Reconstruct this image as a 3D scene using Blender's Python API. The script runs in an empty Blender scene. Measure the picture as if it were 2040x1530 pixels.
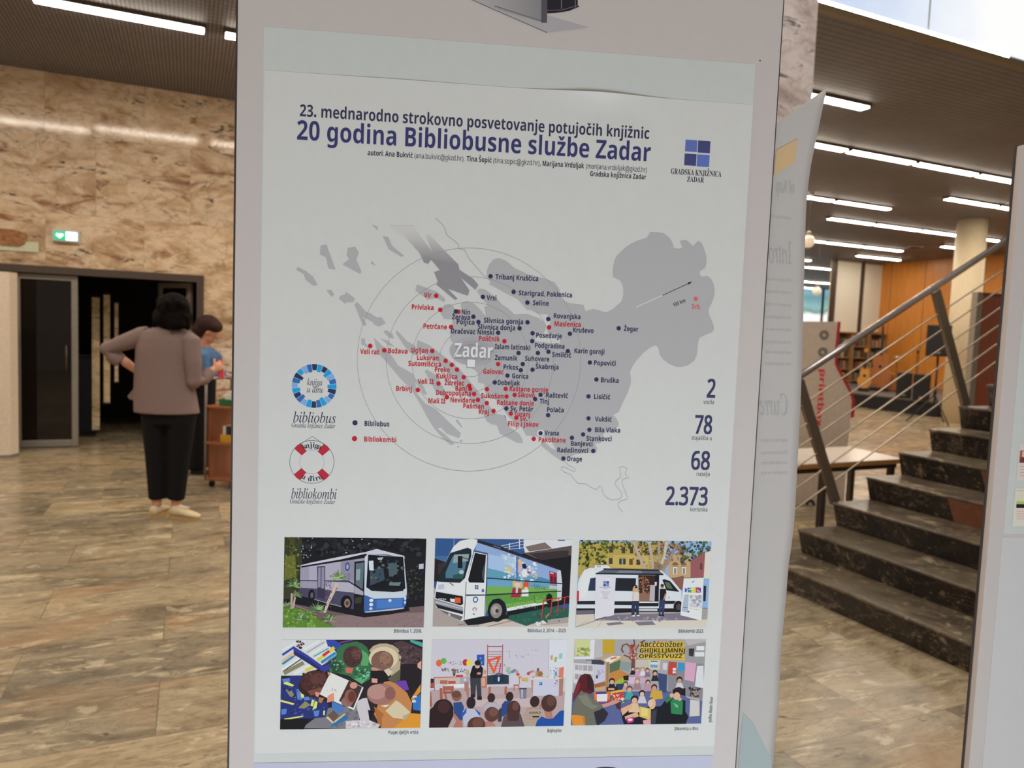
import bpy, bmesh, math, random
from mathutils import Vector, Matrix
from mathutils.geometry import tessellate_polygon
random.seed(7)
S = bpy.context.scene
COL = S.collection

# ------------------------------------------------------------------ camera
FPX, PITCH, ROLL = 1454.0, math.radians(4.063), math.radians(2.2256)
HEAD = math.radians(23.94)                      # heading, clockwise from +Y
EYE = Vector((0, 0, 1.55))
FW = Vector((math.sin(HEAD)*math.cos(PITCH), math.cos(HEAD)*math.cos(PITCH), -math.sin(PITCH)))
R0 = Vector((math.cos(HEAD), -math.sin(HEAD), 0)); U0 = R0.cross(FW)
RT = R0*math.cos(ROLL) + U0*math.sin(ROLL); UP = U0*math.cos(ROLL) - R0*math.sin(ROLL)
cam = bpy.data.cameras.new('camera'); camo = bpy.data.objects.new('camera', cam); COL.objects.link(camo)
m = Matrix((RT, UP, -FW)).transposed().to_4x4(); m.translation = EYE; camo.matrix_world = m
cam.sensor_width = 36; cam.lens = 36*FPX/2040; cam.clip_start = .02; cam.clip_end = 200
cam.dof.use_dof = True; cam.dof.focus_distance = .93; cam.dof.aperture_fstop = 7.5
S.camera = camo

# ------------------------------------------------------------------ world, exposure, large lights
W = bpy.data.worlds.new('world'); S.world = W; W.use_nodes = True
W.node_tree.nodes['Background'].inputs[0].default_value = (1.0, .82, .62, 1)
W.node_tree.nodes['Background'].inputs[1].default_value = .25
S.view_settings.view_transform = 'Standard'; S.view_settings.look = 'None'
S.view_settings.exposure = 0; S.view_settings.gamma = 1; S.view_settings.use_curve_mapping = False

def area(name, loc, target, sx, sy, power, color):
    l = bpy.data.lights.new(name, 'AREA'); l.shape = 'RECTANGLE'; l.size = sx; l.size_y = sy
    l.energy = power; l.color = color
    o = bpy.data.objects.new(name, l); COL.objects.link(o); o.location = loc
    o.rotation_euler = (Vector(target)-Vector(loc)).to_track_quat('-Z', 'Y').to_euler()
    return o
# added unseen area light for the cool low daylight on the poster, and the roof light over the stair hall
area('low_daylight', (-.1, -1.05, .42), (.5, .85, 1.05), 2.4, .7, 33, (.74, .88, 1.0))
area('roof_and_fill', (2.6, 1.2, 6.6), (2.6, 1.6, 0), 3.0, 3.0, 150, (.90, .95, 1.0))
area('roof_and_fill', (-2.6, 1.9, 6.8), (-1.3, 7.0, .5), 3.0, 3.0, 215, (1.0, .93, .82))  # added warm fill that lifts the dim left hall
TUBE = 36.0
WARM = (1.0, .88, .74)

ZC, YW = 4.25, 9.82                              # ceiling height, marble wall

# ------------------------------------------------------------------ pixel <-> place helpers (used to read sizes off the photograph)
def ray(x, y): return RT*((x-1020)/FPX) - UP*((y-765)/FPX) + FW
def onZ(x, y, z=0): d = ray(x, y); return EYE + d*((z-EYE.z)/d.z)
def onY(x, y, Y): d = ray(x, y); return EYE + d*(Y/d.y)
def onX(x, y, X): d = ray(x, y); return EYE + d*(X/d.x)
def atD(x, y, D): return EYE + ray(x, y)*D

# ------------------------------------------------------------------ materials
def lin(c): c /= 255.0; return c/12.92 if c <= .04045 else ((c+.055)/1.055)**2.4
def rgb(r, g, b): return (lin(r), lin(g), lin(b), 1)
def hexc(h): return tuple(int(h[i:i+2], 16) for i in (0, 2, 4))
class NT:
    def __init__(s, name):
        s.m = bpy.data.materials.new(name); s.m.use_nodes = True; s.t = s.m.node_tree; s.n = s.t.nodes
        s.b = s.n['Principled BSDF']
    def node(s, typ, **kw):
        n = s.n.new(typ)
        for k, v in kw.items():
            if k.startswith('i_'): n.inputs[k[2:].replace('_', ' ')].default_value = v
            elif k.startswith('n_'): n.inputs[int(k[2:])].default_value = v
            else: setattr(n, k, v)
        return n
    def link(s, a, b): s.t.links.new(a, b)
    def pos(s, scale=(1, 1, 1), rot=(0, 0, 0), loc=(0, 0, 0)):
        g = s.node('ShaderNodeNewGeometry'); mp = s.node('ShaderNodeMapping')
        mp.inputs['Scale'].default_value = scale; mp.inputs['Rotation'].default_value = rot; mp.inputs['Location'].default_value = loc
        s.link(g.outputs['Position'], mp.inputs[0]); return mp.outputs[0]
    def ramp(s, fac, stops, interp='LINEAR'):
        r = s.node('ShaderNodeValToRGB'); e = r.color_ramp; e.interpolation = interp
        while len(e.elements) < len(stops): e.elements.new(.5)
        for el, (p, c) in zip(e.elements, stops): el.position = p; el.color = c if len(c) == 4 else (*c, 1)
        s.link(fac, r.inputs[0]); return r.outputs[0]
    def mix(s, fac, a, b, mode='MIX'):
        x = s.node('ShaderNodeMix', data_type='RGBA', blend_type=mode)
        for sock, v in ((x.inputs[0], fac), (x.inputs[6], a), (x.inputs[7], b)):
            if hasattr(v, 'is_output') or isinstance(v, bpy.types.NodeSocket): s.link(v, sock)
            else: sock.default_value = v
        return x.outputs[2]
    def noise(s, vec, scale, detail=4, rough=.55, dist=0.0):
        n = s.node('ShaderNodeTexNoise'); n.inputs['Scale'].default_value = scale; n.inputs['Detail'].default_value = detail
        n.inputs['Roughness'].default_value = rough; n.inputs['Distortion'].default_value = dist
        s.link(vec, n.inputs['Vector']); return n.outputs[0]
    def col(s, c):
        if isinstance(c, bpy.types.NodeSocket): s.link(c, s.b.inputs['Base Color'])
        else: s.b.inputs['Base Color'].default_value = c
    def bump(s, h, strength=.2, dist=.01):
        b = s.node('ShaderNodeBump'); b.inputs['Strength'].default_value = strength; b.inputs['Distance'].default_value = dist
        s.link(h, b.inputs['Height']); s.link(b.outputs[0], s.b.inputs['Normal'])
def mat(name, c, rough=.5, metal=0.0, spec=.5, vary=.06, scale=30, emit=None, estr=1.0):
    t = NT(name); b = t.b; b.inputs['Roughness'].default_value = rough; b.inputs['Metallic'].default_value = metal
    b.inputs['Specular IOR Level'].default_value = spec
    c4 = rgb(*c)
    if vary:
        n = t.noise(t.pos(), scale, 3)
        lo = tuple(max(0, v*(1-vary)) for v in c4[:3]); hi = tuple(min(1, v*(1+vary)) for v in c4[:3])
        t.col(t.ramp(n, [(.3, lo), (.7, hi)]))
    else: t.col(c4)
    if emit: b.inputs['Emission Color'].default_value = (*emit, 1); b.inputs['Emission Strength'].default_value = estr
    return t.m
M = {}
def paper(name, c, rough=.5): M[name] = mat(name, c, rough, spec=.25, vary=.012, scale=60)
paper('foam_board', (220, 210, 207)); paper('backing_paper', (222, 225, 222)); paper('poster_paper', (233, 232, 229), .42)
paper('lavender_paper', (208, 208, 230)); paper('thin_paper', (226, 224, 224))
_t = M['thin_paper'].node_tree; _tr = _t.nodes.new('ShaderNodeBsdfTranslucent'); _tr.inputs[0].default_value = rgb(238, 234, 230); _mx = _t.nodes.new('ShaderNodeMixShader'); _mx.inputs[0].default_value = .35
_t.links.new(_t.nodes['Principled BSDF'].outputs[0], _mx.inputs[1]); _t.links.new(_tr.outputs[0], _mx.inputs[2]); _t.links.new(_mx.outputs[0], _t.nodes['Material Output'].inputs[0])
t = NT('print'); a_ = t.node('ShaderNodeAttribute', attribute_name='Col'); t.col(a_.outputs['Color'])
t.b.inputs['Roughness'].default_value = .5; t.b.inputs['Specular IOR Level'].default_value = .08; M['print'] = t.m
M['dark_edge'] = mat('dark_edge', (70, 62, 60), .6)
M['tape'] = mat('tape', (214, 186, 132), .4)

def marble_wall(name, base=(216, 187, 153), base2=(184, 154, 123), light=(233, 212, 184), rust=(138, 80, 48), dark=(66, 52, 42), seam=True, rough=.1, ts=(1.0, .9), tilt=.5, rustk=.60, darkk=.615):
    t = NT(name)
    g = t.node('ShaderNodeNewGeometry'); sp = t.node('ShaderNodeSeparateXYZ'); t.link(g.outputs['Position'], sp.inputs[0])
    cb = t.node('ShaderNodeCombineXYZ'); t.link(sp.outputs[0], cb.inputs[0]); t.link(sp.outputs[2], cb.inputs[1])
    br = t.node('ShaderNodeTexBrick'); t.link(cb.outputs[0], br.inputs['Vector'])
    br.inputs['Color1'].default_value = (0, 0, 0, 1); br.inputs['Color2'].default_value = (1, 1, 1, 1)
    br.inputs['Scale'].default_value = 1; br.inputs['Brick Width'].default_value = ts[0]; br.inputs['Row Height'].default_value = ts[1]
    br.inputs['Mortar Size'].default_value = .002; br.inputs['Mortar'].default_value = (.5, .5, .5, 1)
    off = t.node('ShaderNodeVectorMath', operation='SCALE'); off.inputs['Scale'].default_value = 2.3 if seam else 0.0
    t.link(br.outputs['Color'], off.inputs[0])
    ad = t.node('ShaderNodeVectorMath', operation='ADD'); t.link(g.outputs['Position'], ad.inputs[0]); t.link(off.outputs[0], ad.inputs[1])
    def mp(scale, rot):
        q = t.node('ShaderNodeMapping'); q.inputs['Scale'].default_value = scale; q.inputs['Rotation'].default_value = rot
        t.link(ad.outputs[0], q.inputs[0]); return q.outputs[0]
    v1 = mp((1, 1, 2.0), (0, tilt, 0)); v2 = mp((1.0, 1.0, 3.0), (0, tilt*.4, 0)); v3 = mp((1.5, 1.5, 4.5), (0, tilt*1.5, 0))
    n1 = t.noise(v1, 1.7, 8, .64, .6)
    c = t.ramp(n1, [(.36, rgb(*base2)), (.46, rgb(*base)), (.53, rgb(*light)), (.6, rgb(*base)), (.68, rgb(*base2))])
    n2 = t.noise(v2, 1.3, 7, .66, .9); k = t.ramp(n2, [(rustk-.03, (0, 0, 0)), (rustk+.06, (.85, .85, .85))]); c = t.mix(k, c, rgb(*rust))
    n5 = t.noise(v1, 1.0, 8, .66, 1.0); d = t.node('ShaderNodeMath', operation='SUBTRACT'); d.inputs[1].default_value = .5; t.link(n5, d.inputs[0])
    ab = t.node('ShaderNodeMath', operation='ABSOLUTE'); t.link(d.outputs[0], ab.inputs[0])
    k = t.ramp(ab.outputs[0], [(0, (.55, .55, .55)), (.012, (0, 0, 0))]); c = t.mix(k, c, rgb(*[int(v*.62) for v in base2]))
    n3 = t.noise(v3, 2.1, 6, .64, .9); k3 = t.ramp(n3, [(darkk, (0, 0, 0)), (darkk+.05, (.9, .9, .9))]); c = t.mix(k3, c, rgb(*dark))
    n4 = t.noise(v1, 6, 6, .62, .5); k4 = t.ramp(n4, [(.52, (0, 0, 0)), (.66, (.4, .4, .4))]); c = t.mix(k4, c, rgb(*base2))
    if seam:
        bs = t.ramp(br.outputs['Color'], [(0, (.88, .88, .89)), (1, (1.06, 1.06, 1.05))]); c = t.mix(1.0, c, bs, 'MULTIPLY')
        sf = t.node('ShaderNodeMath', operation='MULTIPLY'); sf.inputs[1].default_value = .4; t.link(br.outputs['Fac'], sf.inputs[0]); c = t.mix(sf.outputs[0], c, rgb(120, 96, 74))
    t.col(c); t.b.inputs['Roughness'].default_value = rough; t.b.inputs['Specular IOR Level'].default_value = .5
    return t.m
M['marble_wall'] = marble_wall('marble_wall')
M['marble_pillar'] = marble_wall('marble_pillar', (214, 196, 188), (182, 160, 154), (230, 216, 210), (190, 150, 136), (104, 92, 98), seam=False, rough=.1, tilt=.9, rustk=.62, darkk=.6)

def floor_mat():
    t = NT('marble_floor')
    p = t.pos(loc=(-.235, -.205, 0))
    br = t.node('ShaderNodeTexBrick'); t.link(p, br.inputs['Vector'])
    br.inputs['Color1'].default_value = (0, 0, 0, 1); br.inputs['Color2'].default_value = (1, 1, 1, 1); br.inputs['Mortar'].default_value = (.4, .4, .4, 1)
    br.inputs['Scale'].default_value = 1; br.inputs['Brick Width'].default_value = .92; br.inputs['Row Height'].default_value = .45
    br.inputs['Mortar Size'].default_value = .0022; br.offset = .37
    off = t.node('ShaderNodeVectorMath', operation='SCALE'); off.inputs['Scale'].default_value = 9.0; t.link(br.outputs['Color'], off.inputs[0])
    g = t.node('ShaderNodeNewGeometry'); ad = t.node('ShaderNodeVectorMath', operation='ADD'); t.link(g.outputs['Position'], ad.inputs[0]); t.link(off.outputs[0], ad.inputs[1])
    def mp(scale, rot):
        q = t.node('ShaderNodeMapping'); q.inputs['Scale'].default_value = scale; q.inputs['Rotation'].default_value = (0, 0, rot)
        t.link(ad.outputs[0], q.inputs[0]); return q.outputs[0]
    va, vb, vc = mp((1.0, 2.0, 1), .45), mp((1.3, 5.5, 1), .55), mp((1, 1.5, 1), .2)
    n1 = t.noise(va, 2.4, 9, .7, .5)
    tan = t.ramp(n1, [(.34, rgb(130, 111, 84)), (.46, rgb(164, 143, 111)), (.56, rgb(187, 166, 132)), (.66, rgb(152, 131, 101))])
    gry = t.ramp(n1, [(.34, rgb(98, 89, 75)), (.46, rgb(125, 114, 95)), (.56, rgb(148, 135, 113)), (.66, rgb(119, 107, 89))])
    n6 = t.noise(va, 1.1, 3, .5, .3); sm = t.node('ShaderNodeMath', operation='MULTIPLY_ADD'); sm.inputs[1].default_value = 1.3; sm.inputs[2].default_value = -.62; t.link(n6, sm.inputs[0])
    sa = t.node('ShaderNodeMath', operation='ADD', use_clamp=True); t.link(sm.outputs[0], sa.inputs[0]); t.link(br.outputs['Color'], sa.inputs[1]); c = t.mix(sa.outputs[0], gry, tan)
    n2 = t.noise(vb, 2.6, 8, .7, 1.0); k = t.ramp(n2, [(.54, (0, 0, 0)), (.66, (.8, .8, .8))]); c = t.mix(k, c, rgb(220, 200, 164))
    n7 = t.noise(vb, 1.3, 8, .7, 1.3); d = t.node('ShaderNodeMath', operation='SUBTRACT'); d.inputs[1].default_value = .5; t.link(n7, d.inputs[0])
    ab = t.node('ShaderNodeMath', operation='ABSOLUTE'); t.link(d.outputs[0], ab.inputs[0]); k = t.ramp(ab.outputs[0], [(0, (.7, .7, .7)), (.012, (0, 0, 0))]); c = t.mix(k, c, rgb(90, 72, 54))
    n3 = t.noise(vc, 5.0, 4, .55, .5); k = t.ramp(n3, [(.63, (0, 0, 0)), (.67, (.5, .5, .5))]); c = t.mix(k, c, rgb(214, 198, 168))
    n4 = t.noise(vb, 3.4, 6, .7, 1.5); k = t.ramp(n4, [(.63, (0, 0, 0)), (.67, (.85, .85, .85))]); c = t.mix(k, c, rgb(78, 62, 48))
    n5 = t.noise(va, .9, 3, .5, .4); k = t.ramp(n5, [(.57, (0, 0, 0)), (.7, (.4, .4, .4))]); c = t.mix(k, c, rgb(176, 130, 88))
    sf = t.node('ShaderNodeMath', operation='MULTIPLY'); sf.inputs[1].default_value = .6; t.link(br.outputs['Fac'], sf.inputs[0]); c = t.mix(sf.outputs[0], c, rgb(92, 80, 64))
    t.col(c); t.b.inputs['Roughness'].default_value = .25; t.b.inputs['Specular IOR Level'].default_value = .45
    return t.m
M['marble_floor'] = floor_mat()

def dark_marble(name, base=(50, 42, 36), b2=(30, 25, 23), vein=(150, 130, 106), kv=.585, rough=.2, sc=1.0):
    t = NT(name); p = t.pos((sc, sc, 1.3*sc), (.4, .3, .5))
    n = t.noise(p, 3.2, 8, .7, .5); c = t.ramp(n, [(.4, rgb(*b2)), (.6, rgb(*base))])
    n2 = t.noise(p, 3.6, 8, .72, 1.0); k = t.ramp(n2, [(kv, (0, 0, 0)), (kv+.06, (.85, .85, .85))]); c = t.mix(k, c, rgb(*vein))
    n4 = t.noise(p, 1.7, 8, .7, 1.4); d = t.node('ShaderNodeMath', operation='SUBTRACT'); d.inputs[1].default_value = .5; t.link(n4, d.inputs[0])
    ab = t.node('ShaderNodeMath', operation='ABSOLUTE'); t.link(d.outputs[0], ab.inputs[0]); k = t.ramp(ab.outputs[0], [(0, (.5, .5, .5)), (.008, (0, 0, 0))]); c = t.mix(k, c, rgb(*vein))
    n3 = t.noise(p, 22, 4, .6); k = t.ramp(n3, [(.6, (0, 0, 0)), (.68, (.6, .6, .6))]); c = t.mix(k, c, rgb(*vein))
    t.col(c); t.b.inputs['Roughness'].default_value = rough; return t.m
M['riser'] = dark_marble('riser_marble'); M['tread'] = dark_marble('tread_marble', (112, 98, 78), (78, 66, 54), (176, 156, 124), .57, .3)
M['brown_reflection'] = dark_marble('brown_reflection', (140, 90, 66), (122, 76, 54), (150, 100, 74), .7, .25)

def ceiling_mat():
    t = NT('ceiling_slats'); p = t.pos()
    br = t.node('ShaderNodeTexBrick'); t.link(t.pos(rot=(0, 0, math.pi/2)), br.inputs['Vector']); br.offset = 0
    br.inputs['Color1'].default_value = rgb(138, 134, 140); br.inputs['Color2'].default_value = rgb(128, 124, 130); br.inputs['Mortar'].default_value = rgb(62, 60, 62)
    br.inputs['Scale'].default_value = 1; br.inputs['Brick Width'].default_value = .08; br.inputs['Row Height'].default_value = .035; br.inputs['Mortar Size'].default_value = .006
    n = t.noise(p, .8, 3); c = t.mix(1.0, br.outputs['Color'], t.ramp(n, [(.3, (.85, .85, .85)), (.7, (1.1, 1.1, 1.1))]), 'MULTIPLY')
    t.col(c); t.b.inputs['Roughness'].default_value = .6; return t.m
M['ceiling'] = ceiling_mat()

def wood(name, c1, c2, scale=(6, 6, .5), rough=.35, seam=None, axis=1):
    t = NT(name); n = t.noise(t.pos(scale), 3, 5, .6, .6); c = t.ramp(n, [(.3, rgb(*c1)), (.7, rgb(*c2))])
    if seam:
        g = t.node('ShaderNodeNewGeometry'); sp = t.node('ShaderNodeSeparateXYZ'); t.link(g.outputs['Position'], sp.inputs[0])
        md = t.node('ShaderNodeMath', operation='MODULO'); md.inputs[1].default_value = seam; t.link(sp.outputs[axis], md.inputs[0])
        k = t.node('ShaderNodeMath', operation='LESS_THAN'); k.inputs[1].default_value = .025; t.link(md.outputs[0], k.inputs[0])
        c = t.mix(k.outputs[0], c, rgb(*[v*.72 for v in c1]))
    t.col(c); t.b.inputs['Roughness'].default_value = rough; return t.m
M['orange_wood'] = wood('orange_wood', (204, 128, 52), (222, 146, 64), seam=1.2)
M['red_wood'] = wood('red_wood', (142, 66, 34), (158, 76, 40))
M['cart_wood'] = wood('cart_wood', (150, 88, 52), (170, 104, 62))
M['table_edge'] = wood('table_edge', (176, 118, 66), (196, 136, 78), (.6, 6, 6))
M['shelf_wood'] = wood('shelf_wood', (150, 112, 72), (172, 130, 86))
M['steel'] = mat('brushed_steel', (176, 164, 158), .2, .85)
M['cable_steel'] = mat('cable_steel', (205, 185, 160), .35, .7)
M['post_steel'] = mat('post_steel', (124, 108, 92), .4, .5)
M['alu'] = mat('aluminium', (150, 142, 132), .4, .4)
M['dark_frame'] = mat('dark_frame', (84, 72, 64), .45, .2)
M['dark_glass'] = mat('dark_glass', (24, 20, 18), .05, 0, .5)
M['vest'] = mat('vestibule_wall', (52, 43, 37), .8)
M['black'] = mat('black_plastic', (24, 23, 26), .5)
M['black_matt'] = mat('black_stage', (30, 29, 33), .75)
M['white_paint'] = mat('white_paint', (226, 208, 186), .45)
M['kiosk'] = mat('kiosk_white', (222, 204, 182), .4)
M['white_table'] = mat('white_table', (236, 222, 206), .25)
M['red'] = mat('red_trim', (190, 52, 44), .4)
M['grey_print'] = mat('grey_print', (140, 126, 112), .5)
M['cream'] = mat('cream_plaster', (232, 214, 180), .6)
M['beige_floor'] = None
M['blind'] = mat('white_blind', (232, 232, 218), .5)
M['olive'] = mat('olive_trim', (120, 100, 72), .4, .3)
M['taupe'] = mat('taupe_wool', (136, 114, 108), .9, 0, .2, .10, 140)
M['trouser'] = mat('black_cloth', (22, 21, 23), .9, 0, .2)
M['blue_knit'] = mat('blue_knit', (78, 108, 146), .9, 0, .2, .12, 90)
M['skin'] = mat('skin', (206, 146, 116), .55)
M['hair'] = mat('dark_hair', (17, 11, 10), .8, 0, .08, .3, 160)
M['brown_hair'] = mat('brown_hair', (54, 32, 27), .7, 0, .2, .3, 160)
M['cream_shoe'] = mat('cream_leather', (214, 192, 154), .6)
M['sole'] = mat('tan_sole', (184, 150, 96), .7)
M['booklet'] = mat('red_booklet', (214, 50, 62), .5)
M['green'] = mat('green_box', (40, 104, 62), .6)
M['yellow'] = mat('yellow_box', (218, 168, 44), .6)
M['page'] = mat('white_pages', (232, 226, 214), .7)
M['book_dark'] = mat('book_dark', (60, 54, 62), .6)
M['globe'] = mat('opal_globe', (246, 226, 206), .3, emit=(1, .85, .72), estr=.25)
M['lamp'] = mat('lamp_tube', (255, 240, 210), .4, vary=0, emit=(1.0, .89, .74), estr=TUBE)
M['housing'] = mat('lamp_housing', (96, 84, 70), .5)
M['guitar'] = wood('guitar_wood', (206, 142, 60), (220, 158, 74))
M['bass'] = wood('bass_wood', (160, 96, 48), (180, 112, 58))
M['banner'] = mat('banner_green', (206, 208, 178), .6)
M['sign_green'] = mat('sign_green', (20, 150, 90), .4, emit=(.02, .62, .28), estr=.8)
M['sign_white'] = mat('sign_white', (240, 250, 250), .4, emit=(.8, 1, 1), estr=1.3)
M['sign_case'] = mat('sign_case', (196, 206, 210), .4)
def glow_glass(name, stops, axis, lo, hi, strength, wob=0.0):
    t = NT(name); g = t.node('ShaderNodeNewGeometry'); sp = t.node('ShaderNodeSeparateXYZ'); t.link(g.outputs['Position'], sp.inputs[0])
    mr = t.node('ShaderNodeMapRange'); mr.inputs['From Min'].default_value = lo; mr.inputs['From Max'].default_value = hi
    t.link(sp.outputs[axis], mr.inputs[0]); f = mr.outputs[0]
    if wob:
        n = t.noise(t.pos(), 2.2, 3); a = t.node('ShaderNodeMath', operation='MULTIPLY_ADD'); a.inputs[1].default_value = wob; t.link(n, a.inputs[0]); t.link(f, a.inputs[2]); f = a.outputs[0]
    c = t.ramp(f, stops); t.link(c, t.b.inputs['Emission Color']); t.b.inputs['Emission Strength'].default_value = strength
    t.b.inputs['Base Color'].default_value = (.02, .02, .02, 1); t.b.inputs['Roughness'].default_value = .2
    return t.m
M['skylight'] = glow_glass('frosted_skylight', [(0, rgb(214, 225, 242)), (.45, rgb(206, 220, 244)), (.7, rgb(232, 240, 252)), (.95, (1, 1, 1))], 0, 4.3, 7.4, .97, .3)
M['outside'] = glow_glass('street_daylight', [(0, (1, 1, .97)), (.40, (1, 1, .97)), (.48, rgb(120, 160, 150)), (.6, rgb(150, 190, 190)), (.85, rgb(110, 160, 166)), (1, rgb(130, 176, 190))], 2, 2.5, 4.3, 1.0, .25)

# ------------------------------------------------------------------ mesh builder
class MB:
    def __init__(s): s.v = []; s.f = []
    def add(s, vs, fs):
        b = len(s.v); s.v += [Vector(v) for v in vs]; s.f += [tuple(i+b for i in f) for f in fs]; return s
    def box(s, c, size, rz=0, ax=None):
        hx, hy, hz = (d/2 for d in size); c = Vector(c)
        if ax: X, Y, Z = ax
        else: X, Y, Z = Vector((math.cos(rz), math.sin(rz), 0)), Vector((-math.sin(rz), math.cos(rz), 0)), Vector((0, 0, 1))
        vs = [c + X*sx*hx + Y*sy*hy + Z*sz*hz for sz in (-1, 1) for sy in (-1, 1) for sx in (-1, 1)]
        return s.add(vs, [(0, 2, 3, 1), (4, 5, 7, 6), (0, 1, 5, 4), (2, 6, 7, 3), (0, 4, 6, 2), (1, 3, 7, 5)])
    def b2(s, lo, hi):
        lo, hi = Vector(lo), Vector(hi); return s.box((lo+hi)/2, (hi-lo))
    def prism(s, poly, d):
        n = len(poly); d = Vector(d); vs = [Vector(p) for p in poly]; vs += [v+d for v in vs]
        tris = tessellate_polygon([vs[:n]])
        fs = [tuple(t) for t in tris] + [tuple(i+n for i in reversed(t)) for t in tris]
        fs += [(i, (i+1) % n, (i+1) % n+n, i+n) for i in range(n)]
        return s.add(vs, fs)
    def loft(s, rings, cap=True):
        n = len(rings[0]); vs = [v for r in rings for v in r]; fs = []
        for k in range(len(rings)-1):
            for i in range(n): j = (i+1) % n; fs.append((k*n+i, k*n+j, (k+1)*n+j, (k+1)*n+i))
        if cap: fs.append(tuple(reversed(range(n)))); fs.append(tuple((len(rings)-1)*n+i for i in range(n)))
        return s.add(vs, fs)
    def tube(s, pts, rad, n=10):
        pts = [Vector(p) for p in pts]; rad = [rad]*len(pts) if not hasattr(rad, '__len__') else rad
        rings = []; up = None
        for i, p in enumerate(pts):
            d = (pts[min(i+1, len(pts)-1)]-pts[max(i-1, 0)]).normalized()
            if up is None: up = d.orthogonal().normalized()
            up = (up - d*up.dot(d)).normalized(); sd = d.cross(up)
            rings.append([p + (up*math.cos(a)+sd*math.sin(a))*rad[i] for a in (2*math.pi*k/n for k in range(n))])
        return s.loft(rings)
    def ell(s, c, r, n=16, m_=10, rot=None):
        c = Vector(c); rot = rot or Matrix.Identity(3); rings = []
        for k in range(m_+1):
            a = math.pi*(.5/m_ + (k/m_)*(1-1/m_)); rings.append([c + rot @ Vector((r[0]*math.sin(a)*math.cos(b), r[1]*math.sin(a)*math.sin(b), -r[2]*math.cos(a))) for b in (2*math.pi*i/n for i in range(n))])
        return s.loft(rings)
    def erings(s, rows, n=24):          # (z, cx, cy, rx, ry)
        return s.loft([[Vector((cx+rx*math.cos(b), cy+ry*math.sin(b), z)) for b in (2*math.pi*i/n for i in range(n))] for z, cx, cy, rx, ry in rows])
    def lathe(s, c, prof, n=20):        # (r, z)
        return s.erings([(c[2]+z, c[0], c[1], r, r) for r, z in prof], n)

FR = {}                                  # name -> (location, rotation about z) of the root frame
def toloc(v, fr): return Matrix.Rotation(-fr[1], 3, 'Z') @ (v-fr[0])
def props(o, label=None, cat=None, group=None, kind=None):
    if label: o['label'] = label
    if cat: o['category'] = cat
    if group: o['group'] = group
    if kind: o['kind'] = kind
    return o
def thing(name, label, cat, loc=(0, 0, 0), rz=0, group=None, kind=None):
    o = bpy.data.objects.new(name, None); COL.objects.link(o); o.location = loc; o.rotation_euler = (0, 0, rz); o.empty_display_size = .1
    FR[o.name] = (Vector(loc), rz); return props(o, label, cat, group, kind)
def link_mesh(me, name, mt, parent, fr, base, smooth):
    o = bpy.data.objects.new(name, me); COL.objects.link(o)
    if mt is not None: me.materials.append(M[mt] if isinstance(mt, str) else mt)
    if parent is not None: o.parent = parent; FR[o.name] = FR[parent.name]
    else: o.location = base; FR[o.name] = (Vector(base), 0)
    if smooth: me.polygons.foreach_set('use_smooth', [True]*len(me.polygons))
    me.update(); return o
def obj(name, mb, mt, parent=None, local=False, base=None, smooth=False, bevel=0):
    """link mb as one mesh object; coordinates are world unless local"""
    me = bpy.data.meshes.new(name)
    if parent is not None: vs = mb.v if local else [toloc(v, FR[parent.name]) for v in mb.v]
    else:
        if base is None:
            xs = [v.x for v in mb.v]; ys = [v.y for v in mb.v]; base = ((min(xs)+max(xs))/2, (min(ys)+max(ys))/2, min(v.z for v in mb.v))
        vs = [v-Vector(base) for v in mb.v]
    me.from_pydata(vs, [], mb.f)
    bm = bmesh.new(); bm.from_mesh(me); bmesh.ops.recalc_face_normals(bm, faces=bm.faces)
    bm.to_mesh(me); bm.free()
    o = link_mesh(me, name, mt, parent, None, base, smooth)
    if bevel:
        b = o.modifiers.new('edge', 'BEVEL'); b.width = bevel; b.segments = 2; b.limit_method = 'ANGLE'
    return o
def fuse(name, mb, mt, parent, voxel=.01, smooth=4, local=True):
    """merge overlapping closed shapes into one continuous skin"""
    me = bpy.data.meshes.new(name); me.from_pydata([v if local else toloc(v, FR[parent.name]) for v in mb.v], [], mb.f)
    bm = bmesh.new(); bm.from_mesh(me); bmesh.ops.recalc_face_normals(bm, faces=bm.faces); bm.to_mesh(me); bm.free()
    tmp = bpy.data.objects.new('tmp', me); COL.objects.link(tmp)
    r = tmp.modifiers.new('r', 'REMESH'); r.mode = 'VOXEL'; r.voxel_size = voxel
    sm = tmp.modifiers.new('s', 'SMOOTH'); sm.iterations = smooth; sm.factor = .5
    dg = bpy.context.evaluated_depsgraph_get(); new = bpy.data.meshes.new_from_object(tmp.evaluated_get(dg)); new.name = name
    bpy.data.objects.remove(tmp); bpy.data.meshes.remove(me)
    new.materials.clear()
    return link_mesh(new, name, mt, parent, None, None, True)
def struct(name, mb, mt, **k): o = obj(name, mb, mt, **k); o['kind'] = 'structure'; return o
def copy_tree(root, loc, label=None):
    r = root.copy(); COL.objects.link(r); r.location = loc
    FR[r.name] = (Vector(loc), root.rotation_euler[2])
    if label: r['label'] = label
    for ch in list(root.children):
        c = ch.copy(); COL.objects.link(c); c.parent = r
        for g in list(ch.children): d = g.copy(); COL.objects.link(d); d.parent = c
    return r

# ------------------------------------------------------------------ the hall
struct('floor', MB().b2((-9, -4, -.1), (40, 34, 0)), 'marble_floor')
struct('ceiling', MB().b2((-9, 4.66, ZC), (40, 34, ZC+.25)), 'ceiling')
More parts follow.
